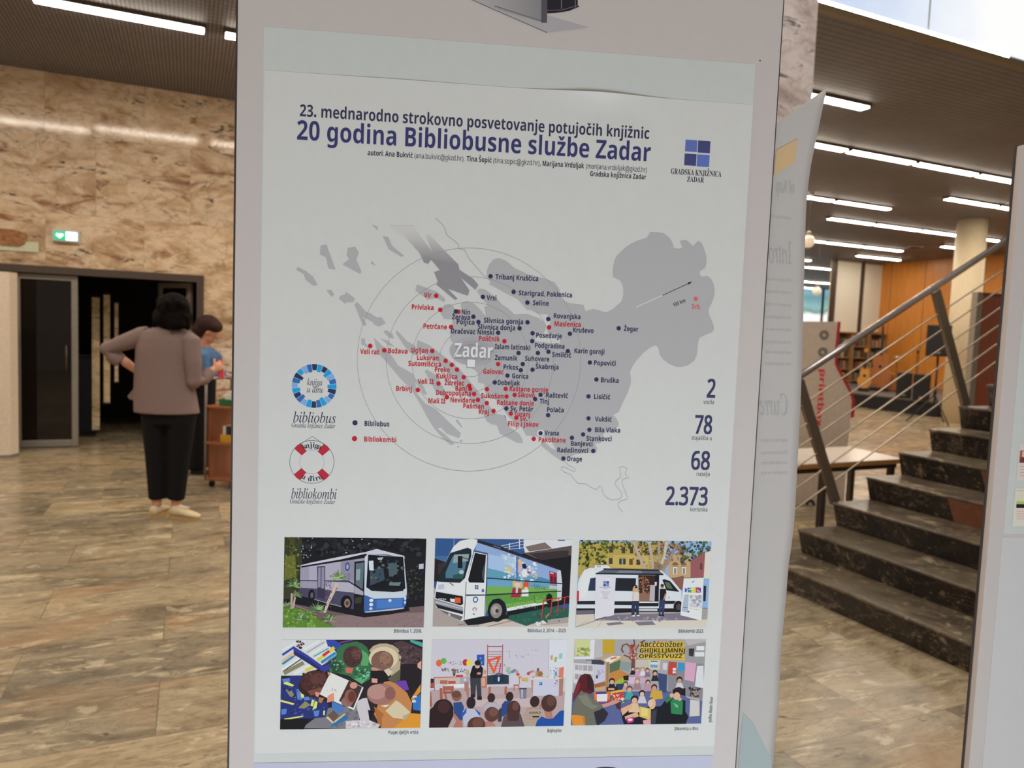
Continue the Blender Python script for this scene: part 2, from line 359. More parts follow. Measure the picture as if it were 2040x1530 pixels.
# marble wall with the doorway
DX0, DX1, DZ = -2.6, .14, 2.075
w = MB(); w.b2((-9, YW, 0), (DX0, YW+.3, ZC)); w.b2((DX1, YW, 0), (5.6, YW+.3, ZC)); w.b2((DX0, YW, DZ), (DX1, YW+.3, ZC))
struct('wall_back', w, 'marble_wall')
w = MB(); w.b2((-9.2, -4, 0), (-9, YW+.3, ZC)); struct('wall_left', w, 'marble_wall')
w = MB(); w.b2((5.6, YW, 0), (5.85, 32, ZC)); struct('wall_inner', w, 'cream')
# dark vestibule behind the doorway
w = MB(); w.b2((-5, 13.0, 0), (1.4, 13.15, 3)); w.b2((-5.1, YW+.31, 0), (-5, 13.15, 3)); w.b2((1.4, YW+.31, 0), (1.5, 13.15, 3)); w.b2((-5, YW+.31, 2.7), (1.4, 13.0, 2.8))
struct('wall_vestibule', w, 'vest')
# stone pillar beside the light well, right of the display panel
px = onY(1620, 160, 4.25).x
struct('column_marble', MB().b2((px-.75, 4.25, 0), (px, 4.66, 7.5)), 'marble_pillar')
# ceiling edge trim and the frosted glazing above it
w = MB(); w.b2((px, 4.60, ZC-.01), (16, 4.66, ZC+.035)); struct('trim_1', w, 'olive')
w = MB(); w.b2((px, 4.63, ZC+.035), (16, 4.66, ZC+.06)); struct('trim_2', w, 'dark_frame')
win = MB(); x = px
while x < 15: win.b2((x+.006, 4.645, ZC+.09), (x+1.684, 4.655, ZC+3.2)); x += 1.69
win = struct('window_1', win, 'skylight')
fr = MB(); x = px+1.69
while x < 15: fr.b2((x-.006, 4.64, ZC+.09), (x+.006, 4.655, ZC+3.2)); x += 1.69
obj('window_frame', fr, 'alu', win)
obj('sill_light', MB().b2((px, 4.635, ZC+.062), (7.05, 4.655, ZC+.088)), 'lamp', win)
# far right room: back wall, white blinds, wood wall, window to the street
BY, WX = 17.15, 20.7
c0 = onY(1664, 600, BY).x; c1 = onY(1764, 600, BY).x
a0 = onY(1600, 570, BY); a1 = onY(1661, 645, BY)
struct('wall_rear', MB().b2((a1.x+.03, BY+.1, 0), (WX, BY+.3, ZC)), 'cream')
struct('wall_right', MB().b2((WX, 4.7, 0), (WX+.25, BY+.3, ZC)), 'orange_wood')
FY = 27.0
struct('wall_far', MB().b2((5.85, FY+.1, 0), (34, FY+.3, ZC)), 'cream')
w = struct('window_2', MB().b2((18, FY, .5), (31, FY+.03, ZC-.02)), 'outside')
fr = MB()
for xx in (onY(1637, 610, FY).x, 25.6, 24.0, 22.4, 29.6): fr.b2((xx-.05, FY-.08, .5), (xx+.05, FY-.01, ZC-.02))
fr.b2((18, FY-.08, .4), (31, FY-.01, .5)); obj('window_frame', fr, 'dark_frame', w)
pa, pb = onX(1914, 441, 14.95), onX(1966, 439, 14.95)
struct('column_round', MB().lathe((14.95, 10.3, 0), [(.285, 0), (.285, ZC)], 28), 'cream', smooth=True)
# ------------------------------------------------------------------ ceiling lights in rows (pitch 1.42 m), tubes 1.3 m long
ROW = dict(a=6.13, b=7.55, c=8.97, d=10.25, e=11.69, f=13.12, g=14.44, h=15.96, i=17.87, j=19.46, k=24.0, l=26.6)
def tube_light(x0, x1, y, label, group):
    t = thing('ceiling_light', label, 'ceiling light', ((x0+x1)/2, y, ZC-.05), 0, group)
    obj('light_housing', MB().b2((x0, y-.07, ZC-.035), (x1, y+.07, ZC)), 'housing', t)
    obj('diffuser', MB().b2((x0+.02, y-.06, ZC-.048), (x1-.02, y+.06, ZC-.036)), 'lamp', t)
    obj('end_cap', MB().b2((x0, y-.065, ZC-.05), (x0+.02, y+.065, ZC-.0355)), 'housing', t)
    obj('end_cap', MB().b2((x1-.02, y-.065, ZC-.05), (x1, y+.065, ZC-.0355)), 'housing', t)
G = 'ceiling light tubes in rows'
for x0, x1, r, lb in (
    (-1.25, .125, 'b', 'long bright ceiling light tube above the marble wall at the upper left'),
    (.27, 1.63, 'b', 'short lit end of ceiling light tube cut off by the poster panel'),
    (5.58, 6.95, 'a', 'single ceiling light tube crossed by the curled corner of the white sheet'),
    (6.86, 8.22, 'b', 'first ceiling light tube from the white sheet in the longest bright row'),
    (8.27, 9.56, 'b', 'second ceiling light tube from the white sheet in the longest bright row'),
    (9.60, 10.93, 'b', 'third ceiling light tube from the white sheet in the longest bright row'),
    (10.98, 12.3, 'b', 'last ceiling light tube of the longest bright row, meeting the right panel'),
    (9.6, 10.93, 'd', 'ceiling light tube touching the white sheet in the two-tube row under the longest row'),
    (10.98, 12.42, 'd', 'ceiling light tube at the free end of the two-tube row under the longest row'),
    (12.25, 13.65, 'c', 'ceiling light tube with a free end above the top of the round column'),
    (13.69, 15.1, 'c', 'ceiling light tube running into the right panel above the round column'),
    (12.36, 13.71, 'e', 'first ceiling light tube of the row that runs into the round column'),
    (13.75, 15.17, 'e', 'middle ceiling light tube of the row that runs into the round column'),
    (15.21, 16.62, 'e', 'ceiling light tube whose end disappears behind the round column'),
    (16.66, 18.0, 'e', 'stub of ceiling light tube showing just right of the round column'),
    (13.88, 15.23, 'g', 'short ceiling light tube right beside the larger hanging globe'),
    (15.27, 16.6, 'g', 'middle ceiling light tube of the row beside the larger hanging globe'),
    (16.64, 18.1, 'g', 'far-end ceiling light tube of the row beside the larger hanging globe'),
    (17.9, 19.3, 'f', 'short ceiling light tube just left of the round column'),
    (18.1, 19.95, 'h', 'single ceiling light tube just above the white blinds'),
    (16.9, 18.25, 'i', 'small ceiling light end peeping out beside the white sheet, topmost of the small ones'),
    (18.3, 19.62, 'j', 'small ceiling light end beside the white sheet, left of a longer tube'),
    (19.68, 21.2, 'j', 'small ceiling light tube left of the white blinds, above the street window'),
    (23.6, 25.7, 'k', 'far ceiling light tube close above the pink globe and street window'),
    (26.1, 27.6, 'l', 'farthest small ceiling light end just over the street window')):
    tube_light(x0, x1, ROW[r], lb, G)
# the rows go on out of view above the hall: lamps of the same length and colour
for r, xs in (('b', (-6.1, -4.7, -3.32, -1.95, 2.35, 3.7, 5.05)), ('a', (2.0, 4.4)), ('c', (4.0, 6, 7.3)), ('e', (7.5, 9.5))):
    for x in xs:
        a = area('unseen_lamp', (x, ROW[r], ZC-.10), (x, ROW[r], 0), 1.3, .1, 27, WARM)
for x, y in ((13.0, 6.5), (17.5, 9.6), (19.6, 11.0), (9.0, 12.0), (11.5, 14.4), (13.2, 16.0), (15.5, 18.6), (19, 22)): area('unseen_lamp', (x, y, ZC-.06), (x, y, 0), 1.3, .1, 48, WARM)  # added unseen lamps, off the tube rows, to brighten the far room

# ------------------------------------------------------------------ left side: doors, panel, signs
def leaf(name, x0, x1, y, ang, z1, label):
    """aluminium framed glass leaf hinged at x0 and turned by ang"""
    d = Vector((math.cos(ang), math.sin(ang), 0)); n = Vector((-d.y, d.x, 0)); L = abs(x1-x0); o = Vector((x0, y, 0)); Z = Vector((0, 0, 1))
    def bar(u0, u1, za, zb, th=.05): return MB().box(o+d*((u0+u1)/2)+Z*((za+zb)/2), (u1-u0, th, zb-za), ax=(d, n, Z))
    root = struct(name, bar(.06, L-.06, .09, z1-.06, .012), 'dark_glass'); root['label'] = label
    f = bar(0, .065, .01, z1)
    for q in (bar(L-.065, L, .01, z1), bar(.065, L-.065, .01, .09), bar(.065, L-.065, z1-.06, z1)): f.add(q.v, q.f)
    obj('door_frame', f, 'alu', root, bevel=.004)
    h = MB(); p = o+d*(L-.11)+Z*1.05 - n*.07; h.tube([p-Z*.15, p+Z*.15], .012, 8); h.tube([p-Z*.12, p-Z*.12+n*.06], .008, 6); h.tube([p+Z*.12, p+Z*.12+n*.06], .008, 6)
    obj('door_handle', h, 'dark_frame', root, smooth=True)
leaf('door_1', -1.82, -1.19, YW+.06, 0, 2.0, 'closed aluminium framed dark glass door leaf left of the opening')
leaf('door_2', .02, .62, YW+.12, math.radians(128), 2.0, 'open aluminium framed glass door leaf behind the person in taupe')
leaf('door_3', -2.55, -1.85, YW+.06, 0, 2.0, 'aluminium framed glass leaf behind the white free-standing panel')
w = MB(); w.b2((DX0, YW-.02, 2.01), (DX1+.02, YW+.10, DZ+.02)); w.b2((DX1-.06, YW-.02, 0), (DX1+.02, YW+.1, 2.01))
struct('trim_3', w, 'dark_frame')
# things in the dark vestibule
for k, (xp, wd, z0, z1, lb) in enumerate(((191, .085, .10, 1.78, 'wider pale birch-patterned strip in the dark doorway, lowest and leftmost'), (213, .07, .45, 1.82, 'middle pale birch-patterned strip hanging in the dark doorway'), (232, .04, .72, 1.72, 'thin short birch-patterned strip in the dark doorway, nearest the people'))):
    p = onY(xp, 700, 10.6); t = thing('vertical_banner', lb, 'banner', (p.x, 10.6, z0), 0, 'birch-patterned strips in the doorway')
    M.setdefault('birch', marble_wall('birch', (226, 200, 152), (190, 160, 112), (240, 216, 172), (120, 84, 50), (40, 30, 24), seam=False, rough=.5, tilt=0))
    obj('strip', MB().b2((p.x-wd/2, 10.59, z0), (p.x+wd/2, 10.6, z1)), 'birch', t)
    obj('hanging_rail', MB().b2((p.x-wd/2-.01, 10.585, z1), (p.x+wd/2+.01, 10.605, z1+.02)), 'black', t)
    obj('suspension_cord', MB().tube([(p.x, 10.595, z1+.02), (p.x, 10.595, 2.70)], .003, 6), 'black', t)
    obj('weight_bar', MB().b2((p.x-wd/2-.01, 10.585, z0-.02), (p.x+wd/2+.01, 10.605, z0)), 'black', t)
b0 = onY(171, 800, 10.9)
t = thing('dark_cabinet', 'low black cabinet standing inside the dark doorway', 'cabinet', (b0.x, 10.9, 0))
obj('body', MB().b2((b0.x-.12, 10.7, .05), (b0.x+.14, 11.1, 1.02)), 'black', t, bevel=.008)
obj('top_panel', MB().b2((b0.x-.14, 10.68, 1.02), (b0.x+.16, 11.12, 1.05)), 'black', t, bevel=.004)
obj('plinth', MB().b2((b0.x-.1, 10.72, 0), (b0.x+.12, 11.08, .05)), 'vest', t)
# white free-standing panel cut by the left edge of the picture
q0, q1 = onZ(22, 912), onZ(38, 908); d = (q1-q0); n = Vector((-1, 0, 0))
t = thing('white_display_pylon', 'plain white free-standing display panel in front of the glass doors', 'display panel', (q0.x-.4, q0.y, 0))
poly = [q0, q1, q1+Vector((-.95, .02, 0)), q0+Vector((-.95, .02, 0))]
for p in poly: p.z = .03
obj('panel_body', MB().prism(poly, (0, 0, 1.945)), 'white_paint', t, bevel=.004)
obj('plinth', MB().prism([Vector((p.x*.985-.02, p.y, 0)) for p in poly], (0, 0, .03)), 'alu', t)
# exit sign and wall banner
s0, s1 = onY(103, 456, YW-.05), onY(158, 484, YW-.05)
t = thing('exit_sign', 'lit green and white emergency sign on the marble wall above the doors', 'sign', ((s0.x+s1.x)/2, YW-.05, s1.z))
obj('case', MB().b2((s0.x, YW-.05, s1.z), (s1.x, YW, s0.z)), 'sign_case', t, bevel=.008)
obj('green_field', MB().b2((s0.x+.025, YW-.054, s1.z+.02), (s0.x+.135, YW-.05, s0.z-.02)), 'sign_green', t)
obj('white_field', MB().b2((s0.x+.137, YW-.054, s1.z+.02), (s1.x-.02, YW-.05, s0.z-.02)), 'sign_white', t)
cx_, cz_ = s0.x+.078, (s0.z+s1.z)/2; hp = []
for k in range(24):
    a = 2*math.pi*k/24; hp.append((cx_+.0024*16*math.sin(a)**3, YW-.0545, cz_+.002*(13*math.cos(a)-5*math.cos(2*a)-2*math.cos(3*a)-math.cos(4*a))))
obj('heart_symbol', MB().prism(hp, (0, -.002, 0)), 'sign_white', t)
b0, b1 = onY(-60, 470, YW-.02), onY(77, 503, YW-.02); b2_ = onY(50, 455, YW-.03); b3 = onY(0, 486, YW-.03)
t = thing('wall_banner', 'pale green banner with a brown picture fixed to the marble wall', 'banner', (b1.x-.4, YW-.02, b1.z))
obj('banner_sheet', MB().b2((b1.x-1.3, YW-.012, b1.z), (b1.x, YW, b1.z+.115)), 'banner', t)
M['brown_picture'] = wood('brown_picture', (120, 70, 40), (190, 140, 96), (7, 7, 9))
pp = [(b2_.x-1.1, 0, b3.z), (b2_.x-.06, 0, b3.z-.015), (b2_.x, 0, b3.z+.03), (b2_.x+.005, 0, b2_.z-.05), (b2_.x-.12, 0, b2_.z-.02), (b2_.x-1.1, 0, b2_.z)]
obj('brown_picture', MB().prism([(x, YW-.022, z) for x, y, z in pp], (0, .009, 0)), 'brown_picture', t)

# ------------------------------------------------------------------ staircase, rising towards +X
YE, YN, RISE, RUN, X1 = 3.57, .95, .162, .299, 3.395
t = thing('staircase', 'dark marble staircase rising to the right behind the poster stand', 'staircase', (X1, 2.4, 0), kind='structure')
NST = 11
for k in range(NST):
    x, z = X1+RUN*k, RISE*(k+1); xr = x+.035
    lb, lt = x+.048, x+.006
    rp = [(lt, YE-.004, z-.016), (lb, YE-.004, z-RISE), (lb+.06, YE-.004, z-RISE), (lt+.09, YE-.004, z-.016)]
    if k in (3, 4):      # a reddish brown reflection, slanted at its edge, coloured into the near part of these risers
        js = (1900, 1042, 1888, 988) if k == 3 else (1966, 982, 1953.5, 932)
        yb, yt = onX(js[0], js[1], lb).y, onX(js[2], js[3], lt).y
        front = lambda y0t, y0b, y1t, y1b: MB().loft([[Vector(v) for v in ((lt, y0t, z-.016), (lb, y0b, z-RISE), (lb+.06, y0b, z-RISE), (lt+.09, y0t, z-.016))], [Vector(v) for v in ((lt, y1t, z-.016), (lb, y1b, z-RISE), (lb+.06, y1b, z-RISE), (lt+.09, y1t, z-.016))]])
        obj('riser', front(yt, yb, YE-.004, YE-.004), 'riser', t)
        o = obj('riser', front(YN, YN, yt, yb), 'brown_reflection', t); o['label'] = 'reddish brown reflection coloured into the riser'
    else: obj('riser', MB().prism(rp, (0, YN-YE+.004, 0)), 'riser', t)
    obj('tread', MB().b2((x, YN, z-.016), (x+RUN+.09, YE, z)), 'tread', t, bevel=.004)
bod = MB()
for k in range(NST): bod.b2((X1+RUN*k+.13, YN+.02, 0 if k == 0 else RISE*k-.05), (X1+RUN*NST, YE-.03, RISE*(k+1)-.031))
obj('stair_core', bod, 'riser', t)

# railing on the far side of the stairs
YR = 3.61
t = thing('stair_railing', 'steel stair railing with slanted posts and thin sloping cables', 'railing', (4.5, YR, .9))
pts = [onY(x, y, YR) for x, y in ((1560, 771), (1600, 745), (1700, 682), (1866, 575), (2018, 471), (2060, 442))]
d = (pts[-1]-pts[0]).normalized(); p0 = pts[0]
def onrail(s): return p0+d*s
obj('handrail', MB().tube([p0-d*.4, onrail(.8), onrail(3.4)], .024, 14), 'steel', t, smooth=True)
def post(pxa, pxb, ext):
    a, b = onY(*pxa, YR), onY(*pxb, YR); a.y = b.y = YR; dd = (b-a).normalized(); n = Vector((dd.z, 0, -dd.x)); Y = Vector((0, 1, 0))
    mb = MB().box((a+b)/2+dd*ext/2, (.074, .03, (b-a).length+ext), ax=(n, Y, dd))
    obj('post', mb, 'post_steel', t, bevel=.002)
post((1591, 760), (1664, 1000), .0); post((1864, 580), (1924, 808), .0)
a = onY(1864, 580, YR); st = onY(1864, 580, YR)-onY(1600, 788, YR)
mb = MB(); aa = onY(1864, 580, YR)+st; bb = onY(1924, 808, YR)+st; dd = (bb-aa).normalized()
obj('post', MB().box((aa+bb)/2, (.074, .03, (bb-aa).length), ax=(Vector((dd.z, 0, -dd.x)), Vector((0, 1, 0)), dd)), 'post_steel', t, bevel=.002)
for pa, pb in (((1611, 798), (2015, 527.6)), ((1602, 847), (2011, 564)), ((1594, 889), (2008.6, 602)), ((1593, 927), (2006, 637)), ((1590.6, 970), (2002, 674)), ((1588, 1012), (1998, 710.6))):
    a, b = onY(*pa, YR), onY(*pb, YR); dd = (b-a).normalized()
    obj('cable', MB().tube([a-dd*.35, b+dd*1.1], .0055, 8), 'cable_steel', t, smooth=True)
# ------------------------------------------------------------------ table and self-service kiosk beyond the stairs
TZ = .66
ta, tb = onZ(1560, 927, TZ), onZ(1800, 914, TZ); tc = onZ(1699, 890, TZ); td = onZ(1615, 872, TZ)
e1 = (tb-ta).normalized(); ta = ta-e1*.5; e2 = (td-tb).normalized(); tdd = tb+e2*.62
t = thing('desk', 'white topped desk with wooden edge and dark legs behind the stair railing', 'desk', ((ta.x+tb.x)/2, ta.y+.3, 0))
top = [ta, tb, tdd, ta+(tdd-tb)]
obj('tabletop', MB().prism([p-Vector((0, 0, .006)) for p in top], (0, 0, .006)), 'white_table', t)
obj('edge_band', MB().prism([p-Vector((0, 0, .038)) for p in top], (0, 0, .031)), 'table_edge', t)
ins = [p*.94+sum(top, Vector())/4*.06 for p in top]; ins = [p-Vector((0, 0, .075)) for p in ins]
obj('under_frame', MB().prism([p-Vector((0, 0, 0)) for p in [q-Vector((0, .0, 0)) for q in ins]], (0, 0, .036)), 'dark_frame', t)
lg = onZ(1640, 940, TZ-.06); lg2 = lg+(tdd-tb)*.75
for p in (lg, lg2, ins[1]+(ins[2]-ins[1])*.1, ins[1]+(ins[2]-ins[1])*.85):
    obj('leg', MB().box((p.x, p.y, (TZ-.075)/2), (.045, .045, TZ-.075)), 'dark_frame', t, bevel=.004)
# kiosk: a slab with a waisted outline and a red front edge
KD = 7.0
fac = -FW.copy(); fac.z = 0; fac.normalize()
def K(x, y): return atD(x, y, KD)
k0 = K(1690, 900); kr = R0
def kp(x, y):                                     # on the vertical plane of the kiosk side
    d = ray(x, y); s = ((k0-EYE).dot(fac))/d.dot(fac); return EYE+d*s
prof = [(1560, 640), (1669, 641), (1663, 700), (1663, 726), (1692, 781), (1697, 797), (1695, 826), (1688, 900), (1681, 1008), (1552, 1010)]
pl = [kp(*p) for p in prof]; zb = min(p.z for p in pl)
for p in pl[-2:]: p.z = 0
t = thing('print_kiosk', 'tall white self-service print kiosk with red front edge and red lettering', 'kiosk', ((pl[-2]+pl[-1])/2))
obj('side_panel', MB().prism(pl, -fac*.5), 'kiosk', t)
rp = [(1669, 641), (1674, 641), (1668, 700), (1667.5, 725), (1696, 780), (1702.5, 797), (1701, 825), (1699, 832), (1695, 832), (1695.5, 826), (1697, 797), (1692, 781), (1663, 726), (1663, 700)]
obj('red_edge', MB().prism([kp(*p)+fac*.012 for p in rp], -fac*.52), 'red', t)
def ringmb(cx, cy, r0, r1, n=28, squash=1.0):
    mb = MB(); vs = []
    for i in range(n):
        a = 2*math.pi*i/n
        vs += [kp(cx+r0*math.cos(a)*squash, cy+r0*math.sin(a))+fac*.004, kp(cx+r1*math.cos(a)*squash, cy+r1*math.sin(a))+fac*.004]
    return mb.add(vs, [(2*i, 2*i+1, (2*i+3) % (2*n), (2*i+2) % (2*n)) for i in range(n)])
for cx, cy, m_ in ((1641.5, 667.5, 'grey_print'), (1639, 701.5, 'grey_print'), (1614, 1004, 'dark_edge')):
    obj('round_symbol', ringmb(cx, cy, 3.6, 9.6), m_, t)
KIOSK = t                                        # its lettering is set further down

# ------------------------------------------------------------------ far room
for k, (xa, xb, lb) in enumerate(((1666, 1713, 'white window blind panel next to the street window'), (1721, 1764, 'white window blind panel beside the orange wood wall'))):
    A, B = onY(xa, 590, BY), onY(xb, 590, BY); zb = onY(xa, 660, BY).z
    t = thing('panel_blind', lb, 'blind', ((A.x+B.x)/2, BY, zb), 0, 'white blind panels')
    obj('fabric', MB().b2((A.x, BY+.02, zb), (B.x, BY+.05, ZC-.06)), 'blind', t)
    obj('head_rail', MB().b2((A.x-.02, BY, ZC-.06), (B.x+.02, BY+.07, ZC-.001)), 'alu', t)
    obj('bottom_bar', MB().b2((A.x, BY+.01, zb-.03), (B.x, BY+.06, zb)), 'alu', t)
struct('trim_4', MB().b2((c0-.14, BY-.02, 0), (c0-.03, BY+.1, ZC)), 'dark_frame')
struct('trim_5', MB().b2((onY(1714.5, 600, BY).x, BY+.01, 1.3), (onY(1719.5, 600, BY).x, BY+.1, ZC)), 'dark_frame')
# glazed bookcases under the blinds
M['shelf_back'] = mat('shelf_back', (116, 102, 84), .6)
bkc = [(96, 90, 80), (140, 120, 96), (126, 70, 58), (88, 96, 90), (168, 150, 120), (70, 66, 64)]
for k, c in enumerate(bkc): M['book%d' % k] = mat('book_cloth', c, .7)
xs = [onY(a, 700, BY-.35).x for a in (1664, 1696, 1729, 1764)]
for k, lb in enumerate(('wooden bookcase behind the red edge of the kiosk', 'middle wooden bookcase under the white blinds', 'wooden bookcase in the corner by the orange wall')):
    xa, xb = xs[k]+.02, xs[k+1]-.02; y0, y1, H = BY-.38, BY-.04, 1.93
    t = thing('bookcase', lb, 'bookcase', ((xa+xb)/2, (y0+y1)/2, 0), 0, 'bookcases under the blinds')
    obj('side_panel', MB().b2((xa, y0, 0), (xa+.03, y1, H)), 'shelf_wood', t); obj('side_panel', MB().b2((xb-.03, y0, 0), (xb, y1, H)), 'shelf_wood', t)
    obj('back_panel', MB().b2((xa+.03, y1-.02, 0), (xb-.03, y1, H)), 'shelf_back', t); obj('top_panel', MB().b2((xa-.01, y0-.01, H), (xb+.01, y1, H+.03)), 'shelf_wood', t)
    for z in (.06, .42, .78, 1.14, 1.5): obj('shelf', MB().b2((xa+.03, y0+.01, z), (xb-.03, y1-.02, z+.025)), 'shelf_wood', t)
BOOKP = ('lowest shelf', 'second shelf up', 'middle shelf', 'shelf below the top', 'top shelf')
for k, bc in enumerate(('bookcase behind the kiosk edge', 'middle bookcase', 'bookcase in the corner')):
    xa, xb = xs[k]+.06, xs[k+1]-.06
    for si, z in enumerate((.06, .42, .78, 1.14, 1.5)):
        x = xa; i = 0
        while x < xb-.16:
            w_ = random.uniform(.05, .12); h = random.uniform(.18, .29); mm = 'book%d' % random.randrange(6)
            o = obj('book', MB().b2((x, BY-.34, z+.0255), (x+w_-.005, BY-.12, z+.0255+h)), mm)
            props(o, 'upright books on the %s of the %s' % (BOOKP[si], bc), 'book', 'books on the %s of the %s' % (BOOKP[si], bc)); x += w_; i += 1
            if random.random() < .25: x += .12
# stage with band gear
SX0, SZ = 15.45, .35
t = thing('stage_platform', 'low black stage platform in front of the orange wood wall', 'stage', (18, 14, 0))
obj('deck', MB().b2((SX0, 11.1, SZ-.04), (WX-.02, BY-.45, SZ)), mat('stage_deck', (92, 84, 80), .5), t)
obj('skirt', MB().b2((SX0+.02, 11.12, 0), (SX0+.06, BY-.46, SZ-.04)), 'black_matt', t)
obj('skirt', MB().b2((SX0+.06, 11.12, 0), (WX-.03, 11.16, SZ-.04)), 'black_matt', t)
def spk(name, label, c, size, fwd, z0, group=None):
    """loudspeaker cabinet, tapered to the back, with grille and badge"""
    f = Vector(fwd).normalized(); s_ = Vector((f.y, -f.x, 0)); Z = Vector((0, 0, 1)); c = Vector(c); w_, dp, h = size
    t = thing(name, label, 'speaker', (c.x, c.y, z0), 0, group)
    a = [c+s_*(-w_/2)+f*dp/2, c+s_*(w_/2)+f*dp/2, c+s_*(w_*.36)-f*dp/2, c-s_*(w_*.36)-f*dp/2]
    for p in a: p.z = z0
    obj('cabinet', MB().prism(a, (0, 0, h)), 'black', t, bevel=.01)
    g = c+f*(dp/2+.006); obj('grille', MB().box((g.x, g.y, z0+h*.52), (w_*.86, .012, h*.86), ax=(s_, f, Z)), 'black_matt', t, bevel=.004)
    obj('badge', MB().box((g.x+f.x*.008, g.y+f.y*.008, z0+h*.12), (.09, .004, .03), ax=(s_, f, Z)), 'alu', t)
    return t
tocam = (-.85, -.55, 0)
for xa, xb, yb, lb in ((1786, 1815, 792, 'black monitor loudspeaker on the stage, nearer the guitar'), (1819, 1851, 797, 'black monitor loudspeaker on the stage, nearer the round column')):
    p = onZ((xa+xb)/2, yb, SZ); dpt = (p-EYE).dot(FW)
    spk('monitor_speaker', lb, p, ((xb-xa)/FPX*dpt*.95, .36, .60), tocam, SZ, 'monitor speakers on the stage')
# loudspeaker on a tripod
fp = onZ(1858, 838); fp = onZ(1864, 846)
zt, zb = onX(1872, 648, fp.x).z, onX(1870, 710, fp.x).z
hp = onX(1871, 680, fp.x)
spk('tripod_loudspeaker', 'black loudspeaker raised on a tripod in front of the wood wall', (fp.x, hp.y, 0), (.44, .36, zt-zb), tocam, zb)
t = thing('speaker_stand', 'black tripod stand carrying the raised loudspeaker by the column', 'stand', (fp.x, hp.y, 0))
obj('pole', MB().tube([(fp.x, hp.y, .25), (fp.x, hp.y, zb)], .02, 10), 'black', t, smooth=True)
obj('collar', MB().tube([(fp.x, hp.y, .62), (fp.x, hp.y, .70)], .034, 10), 'black', t, smooth=True)
for k in range(3):
    a = 2.3+k*2.094; obj('leg', MB().tube([(fp.x, hp.y, .62), (fp.x+.48*math.cos(a), hp.y+.48*math.sin(a), .02)], .013, 8), 'black', t, smooth=True)
# microphone stand
p = onZ(1822, 786, SZ+.01); zt = onX(1825, 703, p.x).z
t = thing('microphone_stand', 'thin black microphone stand on the stage behind the monitor speakers', 'stand', (p.x, p.y, SZ))
obj('pole', MB().tube([(p.x, p.y, SZ+.02), (p.x, p.y, zt)], .012, 8), 'black', t); obj('base', MB().lathe((p.x, p.y, SZ), [(.15, 0), (.15, .015), (.03, .03)]), 'black', t)
obj('microphone', MB().ell((p.x, p.y, zt+.03), (.03, .03, .055)), 'black', t, smooth=True)
# guitar, double bass, wooden box
def fiddle(name, label, p, h, mt, w_):
    t = thing(name, label, 'instrument', (p.x, p.y, SZ)); f = Vector(tocam).normalized(); s_ = Vector((f.y, -f.x, 0)); Z = Vector((0, 0, 1))
    out = []
    for k in range(40):
        a = 2*math.pi*k/40; y = -math.cos(a); r = math.sin(a); wd = w_*(.5 if y < 0 else .38)*(1-.28*math.exp(-((y-.12)/.22)**2))
        out.append(p+s_*(r*wd)+Z*(.08+h*.28*(1+y)))
    obj('body', MB().prism(out, -f*.1), mt, t, bevel=.006)
    obj('sound_hole', MB().prism([p+f*.003+s_*(.04*math.cos(a))+Z*(.08+h*.33+.04*math.sin(a)) for a in (2*math.pi*i/16 for i in range(16))], f*.002), 'black', t)
    obj('neck', MB().box(p+f*.01+Z*(.08+h*.73), (.05, .03, h*.44), ax=(s_, f, Z)), 'black', t); obj('headstock', MB().box(p+f*.01+Z*(.08+h*.98), (.08, .025, h*.1), ax=(s_, f, Z)), mt, t)
    obj('rest_foot', MB().box(p-f*.06+Z*.045, (w_*.7, .2, .09), ax=(s_, f, Z)), 'black', t)
fiddle('acoustic_guitar', 'yellow wooden acoustic guitar standing at the left end of the stage', onZ(1720, 780, SZ), 1.02, 'guitar', .36)
fiddle('double_bass', 'tall brown double bass on the stage between the guitar and speakers', onZ(1750, 779, SZ), 1.75, 'bass', .62)
p = onZ(1777, 779, SZ); t = thing('wooden_drum_box', 'reddish wooden drum box on the stage beside the monitor speakers', 'drum', (p.x, p.y, SZ))
obj('box_body', MB().box((p.x, p.y, SZ+.24), (.34, .34, .46), rz=.5), mat('box_wood', (150, 84, 56), .5), t, bevel=.01); obj('front_board', MB().box((p.x-.15, p.y-.09, SZ+.24), (.012, .3, .42), rz=.5), 'bass', t)
for dx in (-.1, .1): obj('rubber_foot', MB().lathe((p.x+dx, p.y, SZ), [(.02, 0), (.02, .012)]), 'black', t)
# cymbal
p = onZ(1778, 777, SZ); zt = onX(1776, 712, p.x).z; t = thing('cymbal', 'small shining cymbal on a stand above the drum box', 'cymbal', (p.x+.35, p.y+.2, SZ))
obj('plate', MB().lathe((p.x+.35, p.y+.2, zt), [(.2, 0), (.06, .025), (.03, .05), (.0, .055)]), 'steel', t, smooth=True); obj('pole', MB().tube([(p.x+.35, p.y+.2, SZ+.02), (p.x+.35, p.y+.2, zt)], .01, 8), 'black', t)
obj('tripod_base', MB().lathe((p.x+.35, p.y+.2, SZ), [(.18, 0), (.02, .1)], 6), 'black', t)
